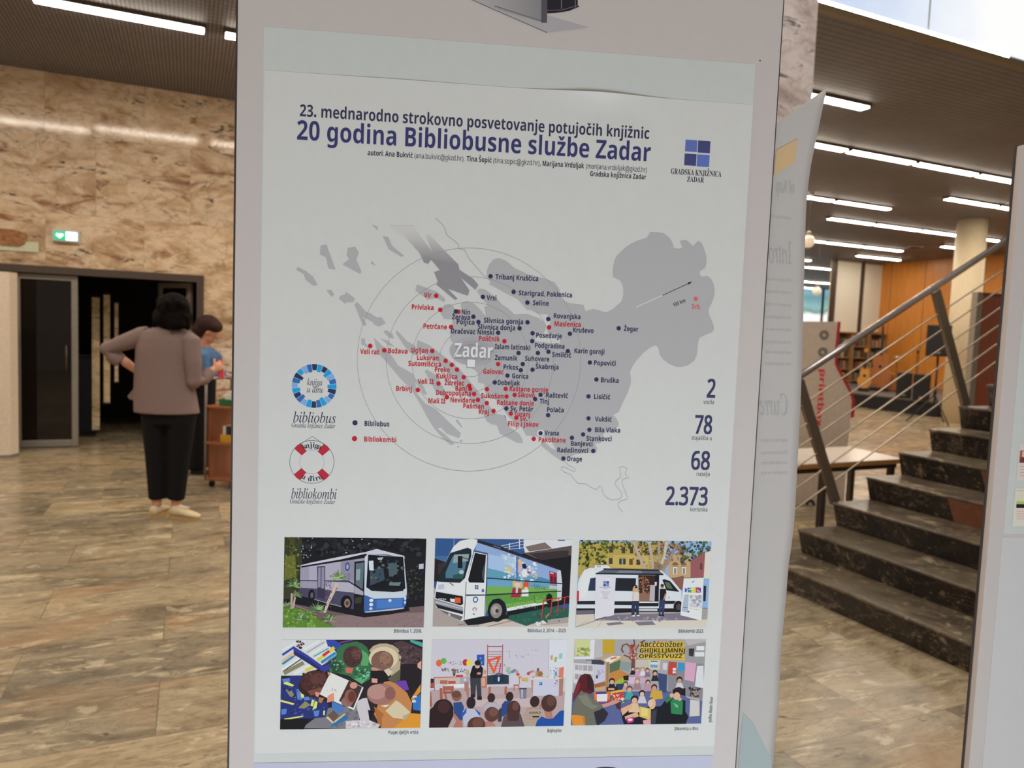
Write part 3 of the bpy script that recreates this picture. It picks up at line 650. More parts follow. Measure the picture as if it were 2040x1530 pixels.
# hanging globes
for x, y, D, r, lb in ((1610, 481, 13.2, .115, 'larger opal globe lamp hanging beside the white sheet'), (1627, 580, 19.5, .115, 'smaller opal globe lamp hanging before the street window')):
    p = atD(x, y, D); t = thing('pendant_lamp', lb, 'lamp', (p.x, p.y, p.z-r), 0, 'hanging globes')
    obj('globe', MB().ell(p, (r, r, r), 24, 16), 'globe', t, smooth=True); obj('neck', MB().lathe((p.x, p.y, p.z+r*.93), [(.04, 0), (.04, .06), (.012, .08)]), 'alu', t)
    obj('cord', MB().tube([(p.x, p.y, p.z+r+.05), (p.x, p.y, ZC)], .005, 6), 'dark_frame', t); obj('ceiling_rose', MB().lathe((p.x, p.y, ZC-.03), [(.05, 0), (.05, .03)]), 'alu', t)
for x, y, lb in ((1823, 492, 'faint round downlight in the dark ceiling, nearer the long rows'), (1821, 511, 'faint round downlight in the dark ceiling, just above the wood wall')):
    p = onZ(x, y, ZC); t = thing('downlight', lb, 'ceiling light', (p.x, p.y, ZC-.02), 0, 'recessed downlights')
    obj('trim_ring', MB().lathe((p.x, p.y, ZC-.02), [(.2, 0), (.2, .02), (.15, .02), (.15, .0)]), 'alu', t); obj('lens', MB().lathe((p.x, p.y, ZC-.01), [(.15, 0), (.15, .01)]), 'globe', t)
# reddish brown partition with a metal frame
D = 9.6; a = atD(1946, 582, D); Yp = a.y; b = onY(2040, 596, Yp); zt = a.z
t = thing('wooden_partition', 'reddish brown wooden partition with grey metal frame above the stairs', 'partition', (a.x+.6, Yp, 0))
obj('board', MB().b2((a.x+.06, Yp-.01, 0), (a.x+1.6, Yp+.02, zt-.03)), 'red_wood', t)
obj('frame_post', MB().b2((a.x-.05, Yp-.05, 0), (a.x+.06, Yp+.03, zt)), 'alu', t, bevel=.004); obj('top_rail', MB().b2((a.x+.06, Yp-.03, zt-.03), (a.x+1.6, Yp+.03, zt)), 'dark_frame', t)
obj('frame_post', MB().b2((a.x+1.6, Yp-.05, 0), (a.x+1.7, Yp+.03, zt)), 'alu', t)
# ------------------------------------------------------------------ people
HR = -HEAD
def hand(mb, wrist, dirv, palmn, curl=.5, L=.18, thumb=1):
    """palm, four fingers and a thumb; dirv along the hand, palmn out of the palm"""
    d = Vector(dirv).normalized(); n = Vector(palmn); n = (n-d*n.dot(d)).normalized(); s_ = d.cross(n)*thumb; w_ = Vector(wrist)
    rot = Matrix((s_, n, d)).transposed()
    mb.ell(w_+d*.045, (.040, .016, .055), 12, 8, rot)
    for k, (o, ln) in enumerate(((-.030, .066), (-.010, .076), (.011, .071), (.030, .055))):
        b = w_+d*.085+s_*o; c1 = curl*.9; c2 = curl*1.9
        p1 = b+(d*math.cos(c1)+n*math.sin(c1))*ln*.5; p2 = p1+(d*math.cos(c2)+n*math.sin(c2))*ln*.5
        mb.tube([b-d*.02, b, p1, p2], [.0095, .0093, .0085, .007], 8)
    b = w_+d*.03-s_*.030; p1 = b+(d*.6-s_*.75+n*.35).normalized()*.038; p2 = p1+(d*.9-s_*.2+n*.5).normalized()*.03
    mb.tube([w_+d*.02-s_*.015, b, p1, p2], [.012, .0115, .0105, .008], 8)
def head_mb(mb, c, rot, s=1.0):
    """skull, jaw, nose, brows, ears; +x of rot is the face direction"""
    c = Vector(c); q = lambda x, y, z: c+rot @ Vector((x*s, y*s, z*s))
    mb.ell(q(-.01, 0, .025), (.098*s, .077*s, .105*s), 18, 12, rot); mb.ell(q(.025, 0, -.05), (.062*s, .058*s, .075*s), 16, 10, rot)
    mb.tube([q(.085, 0, .025), q(.102, 0, -.005), q(.108, 0, -.022)], [.008*s, .011*s, .014*s], 8)
    for y in (-.078, .078): mb.ell(q(-.005, y, -.01), (.018*s, .009*s, .032*s), 10, 8, rot)
    for y in (-.03, .03): mb.ell(q(.078, y, .032), (.014*s, .022*s, .008*s), 8, 6, rot)
    mb.ell(q(.08, 0, -.062), (.010*s, .026*s, .007*s), 10, 6, rot); mb.ell(q(.07, 0, -.105), (.02*s, .022*s, .018*s), 10, 6, rot)
def face_parts(c, rot, parent, s=1.0):
    c = Vector(c); q = lambda x, y, z: c+rot @ Vector((x*s, y*s, z*s)); e = MB(); p = MB()
    for y in (-.031, .031): e.ell(q(.080, y, .012), (.009*s, .013*s, .010*s), 12, 8, rot); p.ell(q(.0875, y, .012), (.003*s, .006*s, .006*s), 10, 6, rot)
    obj('eyes', e, 'page', parent, local=True, smooth=True); obj('pupils', p, 'black', parent, local=True, smooth=True)
    mo = MB(); mo.ell(q(.0885, 0, -.0625), (.004*s, .022*s, .004*s), 12, 6, rot); obj('lips', mo, 'booklet_lip', parent, local=True, smooth=True)
M['booklet_lip'] = mat('lip', (170, 88, 80), .5)
def shoe(parent, heel, ang, L=.25):
    d = Vector((math.cos(ang), math.sin(ang), 0)); s_ = Vector((-d.y, d.x, 0)); h = Vector(heel)
    def ring(u, w_, z0, z1, n=14): return [h+d*u*L+s_*(w_*math.cos(a))+Vector((0, 0, (z0+z1)/2+(z1-z0)/2*math.sin(a))) for a in (2*math.pi*i/n for i in range(n))]
    up = MB().loft([ring(.0, .018, .03, .075), ring(.05, .033, .022, .1), ring(.2, .037, .022, .105), ring(.4, .04, .022, .095), ring(.62, .046, .022, .075), ring(.82, .045, .022, .062), ring(.95, .032, .022, .05), ring(1.0, .012, .026, .04)])
    o = obj('shoe', up, 'cream_shoe', parent, local=True, smooth=True)
    out = [h+d*u*L+s_*w_ for u, w_ in ((0, -.022), (.04, -.036), (.2, -.04), (.42, -.04), (.62, -.05), (.84, -.048), (.97, -.03), (1.01, 0), (.97, .03), (.84, .048), (.62, .05), (.42, .04), (.2, .04), (.04, .036), (0, .022))]
    obj('sole', MB().prism([Vector((p.x, p.y, 0)) for p in out], (0, 0, .028)), 'sole', o, local=True)
    lc = MB()
    for u in (.35, .43, .51, .59): lc.tube([h+d*u*L+s_*.022+Vector((0, 0, .105-.05*(u-.3))), h+d*u*L+Vector((0, 0, .112-.055*(u-.3))), h+d*u*L-s_*.022+Vector((0, 0, .105-.05*(u-.3)))], .004, 6)
    obj('laces', lc, 'page', o, local=True)
I3 = Matrix.Identity(3)
# --- person in the taupe blazer (seen from behind); local x to the right, y away
o1 = onZ(337, 1031)
t = thing('person', 'person in taupe blazer and black trousers seen from behind, left hand on hip', 'person', (o1.x, o1.y, 0), HR)
hd = (.025, .02, 1.595); hrot = Matrix.Rotation(math.radians(70), 3, 'Z') @ Matrix.Rotation(math.radians(14), 3, 'Y')
b = MB(); head_mb(b, hd, hrot)
b.tube([(.0, .0, 1.40), (.012, .005, 1.5), (.02, .015, 1.57)], [.06, .052, .05], 14)
b.erings([(.84, -.02, 0, .14, .10), (.95, -.02, 0, .16, .11), (1.08, -.035, 0, .13, .09), (1.25, -.035, 0, .15, .10), (1.38, -.03, 0, .16, .085), (1.45, -.02, 0, .09, .06)])
b.tube([(-.19, 0, 1.40), (-.445, -.035, 1.315), (-.35, .02, 1.20), (-.265, .075, 1.115)], [.045, .038, .036, .026], 12)
b.tube([(.15, 0, 1.38), (.195, -.02, 1.09), (.275, .15, 1.165)], [.045, .036, .026], 12)
hand(b, (-.265, .075, 1.115), (.55, .35, -.5), (.2, -.9, -.3), .45, thumb=1)
hand(b, (.275, .15, 1.165), (.25, .6, .25), (-.8, .3, -.2), .8, thumb=-1)
for x0, x1, y1 in ((-.11, -.092, -.01), (.06, .055, 0)): b.tube([(x0, 0, .88), (x0*.9+x1*.1, 0, .5), (x1, y1, .09)], [.085, .058, .036], 12)
b.ell((-.094, .02, .06), (.03, .06, .03)); b.ell((.085, -.005, .06), (.06, .03, .03))
body = fuse('body', b, 'skin', t, .007, 3)
face_parts(hd, hrot, t)
h = MB(); h.ell((.032, -.015, 1.63), (.118, .13, .122), 20, 14); h.ell((.036, -.05, 1.55), (.128, .10, .09), 18, 12); h.ell((.085, .0, 1.56), (.08, .10, .085)); h.ell((-.05, -.01, 1.56), (.075, .09, .08))
for k in range(44):
    a = random.uniform(0, 2*math.pi); zz = random.uniform(1.48, 1.68)
    yy = -.035+.10*math.sin(a)
    if yy > .05: continue
    h.ell((.036+.115*math.cos(a)*(1.06 if zz < 1.57 else .94), yy, zz), (.026, .026, .034), 8, 6)
fuse('hair', h, 'hair', t, .008, 2)
bz = MB()
bz.erings([(.825, -.026, .01, .247, .165), (.95, -.038, .01, .236, .158), (1.08, -.05, .008, .222, .148), (1.2, -.05, .005, .214, .142), (1.32, -.044, 0, .214, .136), (1.40, -.034, 0, .208, .125), (1.45, -.026, 0, .182, .108), (1.485, -.008, .005, .105, .085), (1.515, .012, .01, .072, .07)], 36)
bl_ = fuse('blazer', bz, 'taupe', t, .009, 3)
obj('front_flap', MB().prism([Vector(v) for v in ((-.20, .07, 1.10), (-.262, .07, 1.09), (-.300, .07, 1.02), (-.372, .075, .93), (-.352, .075, .905), (-.20, .06, .90))], (.01, .022, 0)), 'taupe', bl_, local=True, bevel=.006)
bz = MB(); bz.tube([(-.17, 0, 1.415), (-.215, 0, 1.408), (-.33, -.02, 1.36), (-.462, -.035, 1.305), (-.432, -.015, 1.25), (-.385, .01, 1.21)], [.074, .074, .064, .054, .058, .056], 18); bz.ell((-.462, -.035, 1.305), (.054, .054, .054))
fuse('sleeve', bz, 'taupe', bl_, .008, 2)
bz = MB(); bz.tube([(.12, -.01, 1.405), (.165, -.012, 1.385), (.19, -.03, 1.22), (.198, -.03, 1.08), (.232, .05, 1.09), (.262, .12, 1.145)], [.072, .074, .066, .058, .053, .048], 18); bz.ell((.198, -.03, 1.08), (.058, .058, .058))
fuse('sleeve', bz, 'taupe', bl_, .008, 2)
cl = MB(); cl.loft([[Vector((.012+(.074+dr)*math.cos(a), .012+(.072+dr)*math.sin(a), z)) for a in (2*math.pi*i/24 for i in range(24))] for z, dr in ((1.49, .012), (1.535, .0), (1.54, .006), (1.495, .024))]); obj('collar', cl, 'taupe', bl_, local=True, smooth=True)
tr = MB(); tr.erings([(.74, -.01, .0, .195, .12), (.86, -.02, 0, .205, .135), (.98, -.03, 0, .19, .125)], 24)
tr.tube([(-.105, 0, .84), (-.10, 0, .5), (-.092, -.005, .145)], [.112, .085, .062], 16); tr.tube([(.095, 0, .84), (.075, 0, .5), (.055, 0, .145)], [.112, .085, .062], 16)
fuse('trousers', tr, 'trouser', t, .012, 3)
shoe(t, (-.098, -.06, 0), math.radians(92)); shoe(t, (.015, -.02, 0), math.radians(-8))
P1 = t
rz = Matrix.Rotation(HR, 3, 'Z')
def P1w(x, y, z): return Vector((o1.x, o1.y, 0)) + rz @ Vector((x, y, z))
t = thing('booklet', 'small bright red booklet held by the person in the taupe blazer', 'booklet', P1w(.29, .25, 1.1), HR)
bx = MB().box((0, 0, .06), (.010, .05, .15), ax=(Vector((.8, -.5, .2)).normalized(), Vector((.53, .84, 0)).normalized(), Vector((-.15, .1, .98)).normalized()))
obj('cover', bx, 'booklet', t, local=True); obj('pages', MB().box((.003, .004, .06), (.006, .046, .144), ax=(Vector((.8, -.5, .2)).normalized(), Vector((.53, .84, 0)).normalized(), Vector((-.15, .1, .98)).normalized())), 'page', t, local=True)

# --- person bending over the book trolley
o2 = onZ(404, 942)
t = thing('person', 'person with short brown hair and blue sweater leaning over the book trolley', 'person', (o2.x, o2.y, 0), HR)
hd = (.055, .02, 1.435); hrot = Matrix.Rotation(math.radians(12), 3, 'Z') @ Matrix.Rotation(math.radians(40), 3, 'Y')
b = MB(); head_mb(b, hd, hrot)
b.tube([(-.01, .01, 1.22), (.0, .012, 1.31), (.03, .015, 1.38)], [.055, .05, .05], 14)
b.erings([(.75, -.03, .02, .10, .14), (.9, -.03, .02, .10, .15), (1.05, -.02, .02, .09, .13), (1.18, .0, .02, .095, .15), (1.26, .01, .02, .06, .08)])
b.tube([(.02, -.13, 1.20), (.09, -.15, 1.03), (.29, -.10, 1.015)], [.042, .036, .026], 12); b.tube([(.02, .17, 1.20), (.08, .2, 1.0), (.26, .18, .98)], [.042, .036, .026], 12)
hand(b, (.29, -.10, 1.015), (1, .1, -.15), (0, 0, -1), .4, thumb=-1); hand(b, (.26, .18, .98), (1, -.1, -.15), (0, 0, -1), .4, thumb=1)
for y in (-.06, .1): b.tube([(-.03, y, .8), (-.03, y, .45), (-.04, y, .08)], [.08, .055, .038], 12); b.ell((.02, y, .04), (.11, .035, .035))
fuse('body', b, 'skin', t, .007, 3); face_parts(hd, hrot, t)
h = MB(); h.ell((.025, .02, 1.50), (.125, .105, .11), 18, 12); h.ell((-.035, .02, 1.455), (.085, .095, .085)); h.ell((.105, .02, 1.485), (.07, .09, .07))
fuse('hair', h, 'brown_hair', t, .009, 3)
sw = MB(); sw.erings([(.95, -.02, .02, .125, .165), (1.08, -.012, .02, .118, .155), (1.18, .01, .02, .122, .175), (1.235, .015, .02, .10, .15), (1.28, .0, .015, .066, .075)], 26)
sw.tube([(.0, -.12, 1.205), (.045, -.15, 1.19), (.085, -.16, 1.04), (.14, -.15, 1.01), (.27, -.105, 1.015)], [.07, .068, .056, .05, .04], 14); sw.tube([(.0, .15, 1.205), (.04, .2, 1.17), (.08, .21, 1.0), (.24, .185, .982)], [.07, .065, .055, .04], 14)
fuse('sweater', sw, 'blue_knit', t, .011, 4)
ap = MB(); ap.erings([(.045, -.035, .02, .125, .16), (.4, -.04, .02, .125, .165), (.75, -.035, .02, .135, .175), (.9, -.03, .02, .132, .172), (1.0, -.025, .02, .13, .168), (1.08, -.03, .02, .126, .16)], 26)
fuse('long_dress', ap, 'trouser', t, .014, 3)
for y in (-.06, .1): obj('shoe', MB().prism([Vector(v) for v in ((-.09, y-.04, 0), (.1, y-.045, 0), (.145, y, 0), (.1, y+.045, 0), (-.09, y+.04, 0))], (0, 0, .05)), 'black', t, local=True, bevel=.015)

# ------------------------------------------------------------------ book trolley
o3 = onZ(406, 970); CA = HR-math.radians(14)
t = thing('book_trolley', 'wooden book trolley on castors with a tall metal push bar', 'trolley', (o3.x, o3.y, 0), CA)
L3, D3 = .82, .42
for z in (.085, .425, .765): obj('shelf', MB().b2((.01, 0, z-.02), (L3, D3, z)), 'cart_wood', t, local=True, bevel=.003)
for x in (.012, L3-.03): obj('end_panel', MB().b2((x, .04, .085), (x+.018, D3, .765)), 'cart_wood', t, local=True)
for x in (.0, L3):
    hb = MB(); hb.tube([(x, .02, .06), (x, .02, .98), (x, .05, 1.01), (x, D3-.05, 1.01), (x, D3-.02, .98), (x, D3-.02, .06)], .012, 10); obj('push_bar', hb, 'alu', t, local=True, smooth=True)
for x in (.05, L3-.06):
    for y in (.05, D3-.05):
        c = obj('castor', MB().box((x, y, .062), (.028, .04, .035)), 'dark_frame', t, local=True)
        obj('wheel', MB().prism([Vector((x-.012, y+.03*math.cos(a), .03+.03*math.sin(a))) for a in (2*math.pi*i/20 for i in range(20))], (.024, 0, 0)), 'black', c, local=True)
cr = Matrix.Rotation(CA, 3, 'Z')
def CW(x, y, z): return Vector((o3.x, o3.y, 0)) + cr @ Vector((x, y, z))
t = thing('book_box', 'dark green open box of papers on top of the book trolley', 'box', CW(.27, .15, .766), CA)
for q in (((0, .1, .03), (.3, .008, .06)), ((0, -.1, .03), (.3, .008, .06))): obj('side_wall', MB().box(*q), 'green', t, local=True)
for q in (((.146, 0, .03), (.008, .2, .06)), ((-.146, 0, .03), (.008, .2, .06))): obj('end_wall', MB().box(*q), 'green', t, local=True)
obj('base', MB().box((0, 0, .004), (.29, .19, .008)), 'green', t, local=True)
for k, (dx, dz, tl) in enumerate(((.0, .012, .02), (.01, .055, .05), (-.015, .085, .10), (.02, .118, .16))):
    t = thing('paper_stack', ('bundle of white papers lying in the green box, %s' % ('bottom one', 'second from the bottom', 'second from the top', 'topmost and tilted')[k]), 'papers', CW(.27+dx, .15, .766+dz), CA, 'papers in the green box')
    obj('pages', MB().box((0, 0, .014), (.24-.02*k, .17, .026), ax=(Vector((math.cos(tl), 0, math.sin(tl)*.6)).normalized(), Vector((0, 1, 0)), Vector((-math.sin(tl)*.6, 0, math.cos(tl))).normalized())), 'page', t, local=True)
t = thing('book_box', 'yellow box holding dark books on the middle trolley shelf', 'box', CW(.27, .15, .426), CA)
for q in (((0, .09, .035), (.28, .006, .07)), ((0, -.09, .035), (.28, .006, .07))): obj('side_wall', MB().box(*q), 'yellow', t, local=True)
for q in (((.137, 0, .035), (.006, .18, .07)), ((-.137, 0, .035), (.006, .18, .07))): obj('end_wall', MB().box(*q), 'yellow', t, local=True)
obj('base', MB().box((0, 0, .003), (.27, .17, .006)), 'yellow', t, local=True)
for k in range(7):
    x = -.115+k*.036
    t = thing('book', 'dark book standing in the yellow box, %s from its left end' % ('first', 'second', 'third', 'fourth', 'fifth', 'sixth', 'seventh')[k], 'book', CW(.27+x, .15, .433), CA, 'books in the yellow box')
    obj('cover', MB().box((0, 0, .07), (.028, .14, .14)), 'book_dark' if k % 3 else 'page', t, local=True); obj('pages', MB().box((0, .002, .072), (.02, .142, .14)), 'page', t, local=True)
# ------------------------------------------------------------------ flat print: coordinates on the poster plane (u to the right, v up, metres)
PANG = math.radians(84.485-66.06)
PU = Vector((math.cos(PANG), -math.sin(PANG), 0)); PNm = Vector((-math.sin(PANG), -math.cos(PANG), 0)); PV = Vector((0, 0, 1))
PC = atD(990, 780, .91)
def uv(x, y): d = ray(x, y); q = EYE+d*((PC-EYE).dot(PNm)/d.dot(PNm))-PC; return Vector((q.dot(PU), q.z))
def puv(u, v, w=0): return PC+PU*u+PV*v+PNm*w
def ink(c, ref=178):
    c = hexc(c) if isinstance(c, str) else c
    return tuple(min(.95, lin(a)/lin(ref)*.8) for a in c)
class Print:
    """coloured flat polygons in poster coordinates, each laid a hair above the last"""
    def __init__(s, frame=puv, w0=.0012, dw=3e-6): s.v = []; s.f = []; s.c = []; s.w = w0; s.dw = dw; s.fr = frame; s.clip = None
    def tri(s, pts, tris, col, colf=None):
        b = len(s.v); s.v += [s.fr(p[0], p[1], s.w) for p in pts]
        for t in tris: s.f.append(tuple(i+b for i in t)); s.c.append([colf(pts[i]) if colf else col for i in t])
        s.w += s.dw
    def poly(s, pts, col, colf=None):
        if s.clip: pts = clip_rect(pts, s.clip)
        if len(pts) < 3: return
        s.tri(pts, [tuple(t) for t in tessellate_polygon([[Vector((p[0], p[1], 0)) for p in pts]])], col, colf)
    def ell(s, c, r, col, n=28, rot=0): 
        s.poly([Vector((c[0]+r[0]*math.cos(a)*math.cos(rot)-r[1]*math.sin(a)*math.sin(rot), c[1]+r[0]*math.cos(a)*math.sin(rot)+r[1]*math.sin(a)*math.cos(rot))) for a in (2*math.pi*i/n for i in range(n))], col)
    def line(s, pts, wd, col, closed=False):
        P = [Vector(p) for p in pts]; n = len(P); L = []; R = []
        for i in range(n):
            a = P[(i-1) % n] if closed or i else P[i]; b = P[(i+1) % n] if closed or i < n-1 else P[i]
            d = (b-a).normalized(); q = Vector((-d.y, d.x))*wd/2; L.append(P[i]+q); R.append(P[i]-q)
        if s.clip:
            for i in range(n-1): s.poly([L[i], L[i+1], R[i+1], R[i]], col); s.w -= s.dw
            s.w += s.dw; return
        m_ = n if closed else n-1
        s.tri(L+R, [(i, (i+1) % n, n+(i+1) % n, n+i) for i in range(m_)], col)
    def ring(s, c, r, wd, col, n=120): s.line([(c[0]+r*math.cos(2*math.pi*i/n), c[1]+r*math.sin(2*math.pi*i/n)) for i in range(n)], wd, col, True)
    def build(s, name, parent, label=None, mt='print'):
        me = bpy.data.meshes.new(name); me.from_pydata([toloc(v, FR[parent.name]) for v in s.v], [], s.f)
        a = me.color_attributes.new('Col', 'FLOAT_COLOR', 'CORNER')
        flat = [x for f in s.c for c in f for x in (c[0], c[1], c[2], 1.0)]
        a.data.foreach_set('color', flat)
        o = link_mesh(me, name, mt, parent, None, None, False)
        if label: o['label'] = label
        return o
def clip_rect(pts, r):
    pts = [Vector(p) for p in pts]
    for ax, lim, sg in ((0, r[0], 1), (0, r[2], -1), (1, r[1], 1), (1, r[3], -1)):
        out = []
        for i in range(len(pts)):
            a, b = pts[i-1], pts[i]; da, db = (a[ax]-lim)*sg, (b[ax]-lim)*sg
            if (da < 0) != (db < 0): out.append(a+(b-a)*(da/(da-db)))
            if db >= 0: out.append(b)
        pts = out
        if len(pts) < 3: return []
    return pts
# ------------------------------------------------------------------ lettering
GL = {}
STY = {'b': (0x1d5ee, 0x1d5d4, 0x1d7ec, .714), 'n': (0x1d5ba, 0x1d5a0, 0x1d7e2, .714), 'i': (0x1d44e, 0x1d434, 0, .66), 's': (0x1d41a, 0x1d400, 0x1d7ce, .68)}
ACC = {'č': ('c', 'v'), 'ć': ('c', '/'), 'ž': ('z', 'v'), 'š': ('s', 'v'), 'đ': ('d', '-'), 'Č': ('C', 'V'), 'Ć': ('C', 'A'), 'Ž': ('Z', 'V'), 'Š': ('S', 'V'), 'Đ': ('D', '_')}
def styled(ch, st):
    a, A, d, _ = STY[st]
    if st == 'i' and ch == 'h': return '\u210e'
    if 'a' <= ch <= 'z': return chr(a+ord(ch)-97)
    if 'A' <= ch <= 'Z': return chr(A+ord(ch)-65)
    if d and '0' <= ch <= '9': return chr(d+ord(ch)-48)
    return ch
def raw(body):
    c = bpy.data.curves.new('letter', 'FONT'); c.body = body; c.size = 1; c.resolution_u = 4
    o = bpy.data.objects.new('letter', c); COL.objects.link(o)
    me = bpy.data.meshes.new_from_object(o.evaluated_get(bpy.context.evaluated_depsgraph_get()))
    vs = [(v.co.x, v.co.y) for v in me.vertices]; fs = [tuple(p.vertices) for p in me.polygons]
    bpy.data.objects.remove(o); bpy.data.curves.remove(c); bpy.data.meshes.remove(me); return vs, fs
def glyph(ch, st):
    k = (ch, st)
    if k in GL: return GL[k]
    base, acc = ACC.get(ch, (ch, None)); H = styled('H', st)
    if ('H', st, 'ref') not in GL: GL[('H', st, 'ref')] = max(v[0] for v in raw(H)[0])
    adv = max(v[0] for v in raw(styled(base, st)+H)[0])-GL[('H', st, 'ref')]
    if base == ' ': vs, fs = [], []
    elif base == '.' and st == 'b': vs, fs = [(.05, 0), (.22, 0), (.22, .16), (.05, .16)], [(0, 1, 2, 3)]; adv = .28
    else: vs, fs = raw(styled(base, st))
    if acc:
        xs = [v[0] for v in vs]; m_ = (min(xs)+max(xs))/2 + (.10 if st == 'i' else 0); t_ = .062 if st in 'bs' else .036; y = .60 if acc in 'v/' else .79; n = len(vs)
        if acc in 'vV': vs += [(m_-.17, y+.15), (m_-.17+2*t_, y+.15), (m_, y+.08), (m_+.17-2*t_, y+.15), (m_+.17, y+.15), (m_+t_, y), (m_-t_, y)]; fs += [(n, n+1, n+2, n+6), (n+2, n+3, n+4, n+5), (n+2, n+5, n+6)]
        elif acc in '/A': vs += [(m_-.06, y), (m_-.06+1.6*t_, y), (m_+.15, y+.15), (m_+.15-2.2*t_, y+.15)]; fs += [(n, n+1, n+2, n+3)]
        elif acc == '-': x1 = max(xs)+.06; vs += [(x1-.36, .575), (x1, .575), (x1, .575+1.3*t_), (x1-.36, .575+1.3*t_)]; fs += [(n, n+1, n+2, n+3)]
        else: x0 = min(xs)-.07; vs += [(x0, .33), (x0+.32, .33), (x0+.32, .33+1.5*t_), (x0, .33+1.5*t_)]; fs += [(n, n+1, n+2, n+3)]
    GL[k] = (vs, fs, adv); return GL[k]
def layout(body, st):
    x = 0; V = []; Fc = []
    for ch in body:
        vs, fs, adv = glyph(ch, st); b = len(V); V += [(p[0]+x, p[1]) for p in vs]; Fc += [tuple(i+b for i in f) for f in fs]; x += adv
    return V, Fc
def text(pr, body, u0, u1, v, cap, col, st='b', rot=0.0):
    """lettering from u0 to u1 on baseline v with capitals cap high"""
    V, Fc = layout(body, st); x0 = min(p[0] for p in V); x1 = max(p[0] for p in V)
    sx = (u1-u0)/(x1-x0); sy = cap/STY[st][3]; c, s_ = math.cos(rot), math.sin(rot)
    out = []
    for p in V: a, b = (p[0]-x0)*sx, p[1]*sy; out.append(Vector((u0+a*c-b*s_, v+a*s_+b*c)))
    pr.tri(out, Fc, col)
def tpx(pr, body, x0, y0, x1, y1, cap, col, st='b'):
    """baseline given by its two end points read off the photograph"""
    a, b = uv(x0, y0), uv(x1, y1); text(pr, body, a.x, b.x, (a.y+b.y)/2, cap, col, st)

# ------------------------------------------------------------------ the display panel with the big poster
def slab(name, u0, u1, v0, v1, w0, w1, mt, parent): 
    a = [puv(u, v, w0) for u, v in ((u0, v0), (u1, v0), (u1, v1), (u0, v1))]
    return obj(name, MB().prism(a, PNm*(w1-w0)), mt, parent)
ZP = -PC.z
g = puv(0, ZP, 0)
PL, PR = (uv(476, 0).x+uv(455, 1530).x)/2, (uv(1560, 0).x+uv(1465, 1530).x)/2
t = thing('display_panel', 'large white foam display panel carrying the big map poster', 'display panel', g, -PANG)
slab('board', PL, PR, ZP+.02, 2.25-PC.z, -.012, 0, 'foam_board', t)
slab('dark_rim_board', PL-.0057, PR+.0068, ZP+.02, 2.252-PC.z, -.016, -.0122, 'dark_edge', t)  # added dark board; its rim stands in for shadow along the panel edge
for u in (PL+.1, PR-.1): slab('foot', u-.03, u+.03, ZP, ZP+.02, -.2, .12, 'alu', t)
pr = Print(w0=.0003)
sh = [uv(*p) for p in ((1090, 31), (1173, 55), (1089.5, 65), (980, 17.5), (925, -6), (948, -6), (1078, 45), (1090, 45.5))]
pr.poly(sh, ink('8a8689', 165)); pr.line([uv(*p) for p in ((928, -6), (980, 17.5), (1089.5, 65))], .0008, ink('4a474a', 165))
pr.poly([uv(*p) for p in ((925, -8), (1079, -8), (1079, 44), (1000, 21), (940, -1))], ink('7d7b7c', 165), lambda p: ink('918f90' if p[0] < uv(1000, 0).x else '6f6c6e', 165))
pr.poly([uv(*p) for p in ((1078.5, -8), (1090, -8), (1089.5, 45.5), (1078, 45.5))], ink('474349', 165))
pr.poly([uv(*p) for p in ((1090, -8), (1150.6, -8), (1151, 11), (1155, 13), (1133.5, 22), (1108, 26), (1090, 27))], ink('232126', 165))
for x in (1118.5, 1146): pr.line([uv(x, -8), uv(x, 18)], .0008, ink('6a686c', 165))
pr.line([uv(*p) for p in ((1090, 21), (1120, 20), (1151, 11))], .0008, ink('55535a', 165))
pr.line([uv(*p) for p in ((985, 12), (1078, 42))], .0012, ink('5a575a', 165))
pr.build('printed_picture', t, 'grey picture of a display stand at the top edge')
q = uv(1514, 121); pr = Print(w0=.0003); pr.ell(q, (.0009, .0009), ink('28241f')); pr.build('pin', t)

t = thing('backing_sheet', 'pale bluish paper sheet showing as a band above and below the poster', 'paper', puv(0, uv(990, 1510).y, 0), -PANG)
bl, br_, bt, bb = uv(527, 53).x-.0005, uv(1505, 128).x, uv(527, 53).y, uv(990, 1510).y
slab('sheet', bl, br_, bb, bt, .0001, .0005, 'backing_paper', t)
t = thing('lower_sheet', 'lavender paper sheet just under the lower edge of the poster', 'paper', puv(0, -.72, 0), -PANG)
slab('sheet', bl+.0006, br_-.001, -.75, bb-.0012, .0001, .0005, 'lavender_paper', t)
pr = Print(w0=.0007); pr.ell(uv(1205, 1541), (.026, .0095), ink('35323c', 205)); pr.build('printed_shape', t)

# poster sheet with its slightly sprung top edge
sl, sr, stp, sb = uv(527, 140).x+.0003, uv(1500, 208).x-.0002, uv(527, 140).y, (uv(507, 1497).y+uv(1420, 1488).y)/2
POSTER = thing('poster', 'big poster with a grey map, place names and six photographs', 'poster', puv(0, sb, 0), -PANG)
def bumpw(u, v):
    k = max(0, (v-(stp-.030))/.030); k = k*k
    return k*(.0075*math.exp(-((u-uv(1195, 183).x)/.058)**2)+.0012*math.exp(-((u-uv(800, 150).x)/.08)**2))
nu, nv = 48, 60; vs = []; fs = []
vrow = [sb+(stp-sb)*(j/nv)**.8 for j in range(nv+1)]; vrow = sorted(set([sb+(stp-sb)*j/24 for j in range(24)] + [stp-.034+.034*j/16 for j in range(17)]))
for j, v in enumerate(vrow):
    for i in range(nu+1): u = sl+(sr-sl)*i/nu; vs.append(puv(u, v, .0010+bumpw(u, v)))
n1 = len(vs); nr = len(vrow)
for j, v in enumerate(vrow):
    for i in range(nu+1): u = sl+(sr-sl)*i/nu; vs.append(puv(u, v, .0007+bumpw(u, v)))
ix = lambda j, i: j*(nu+1)+i
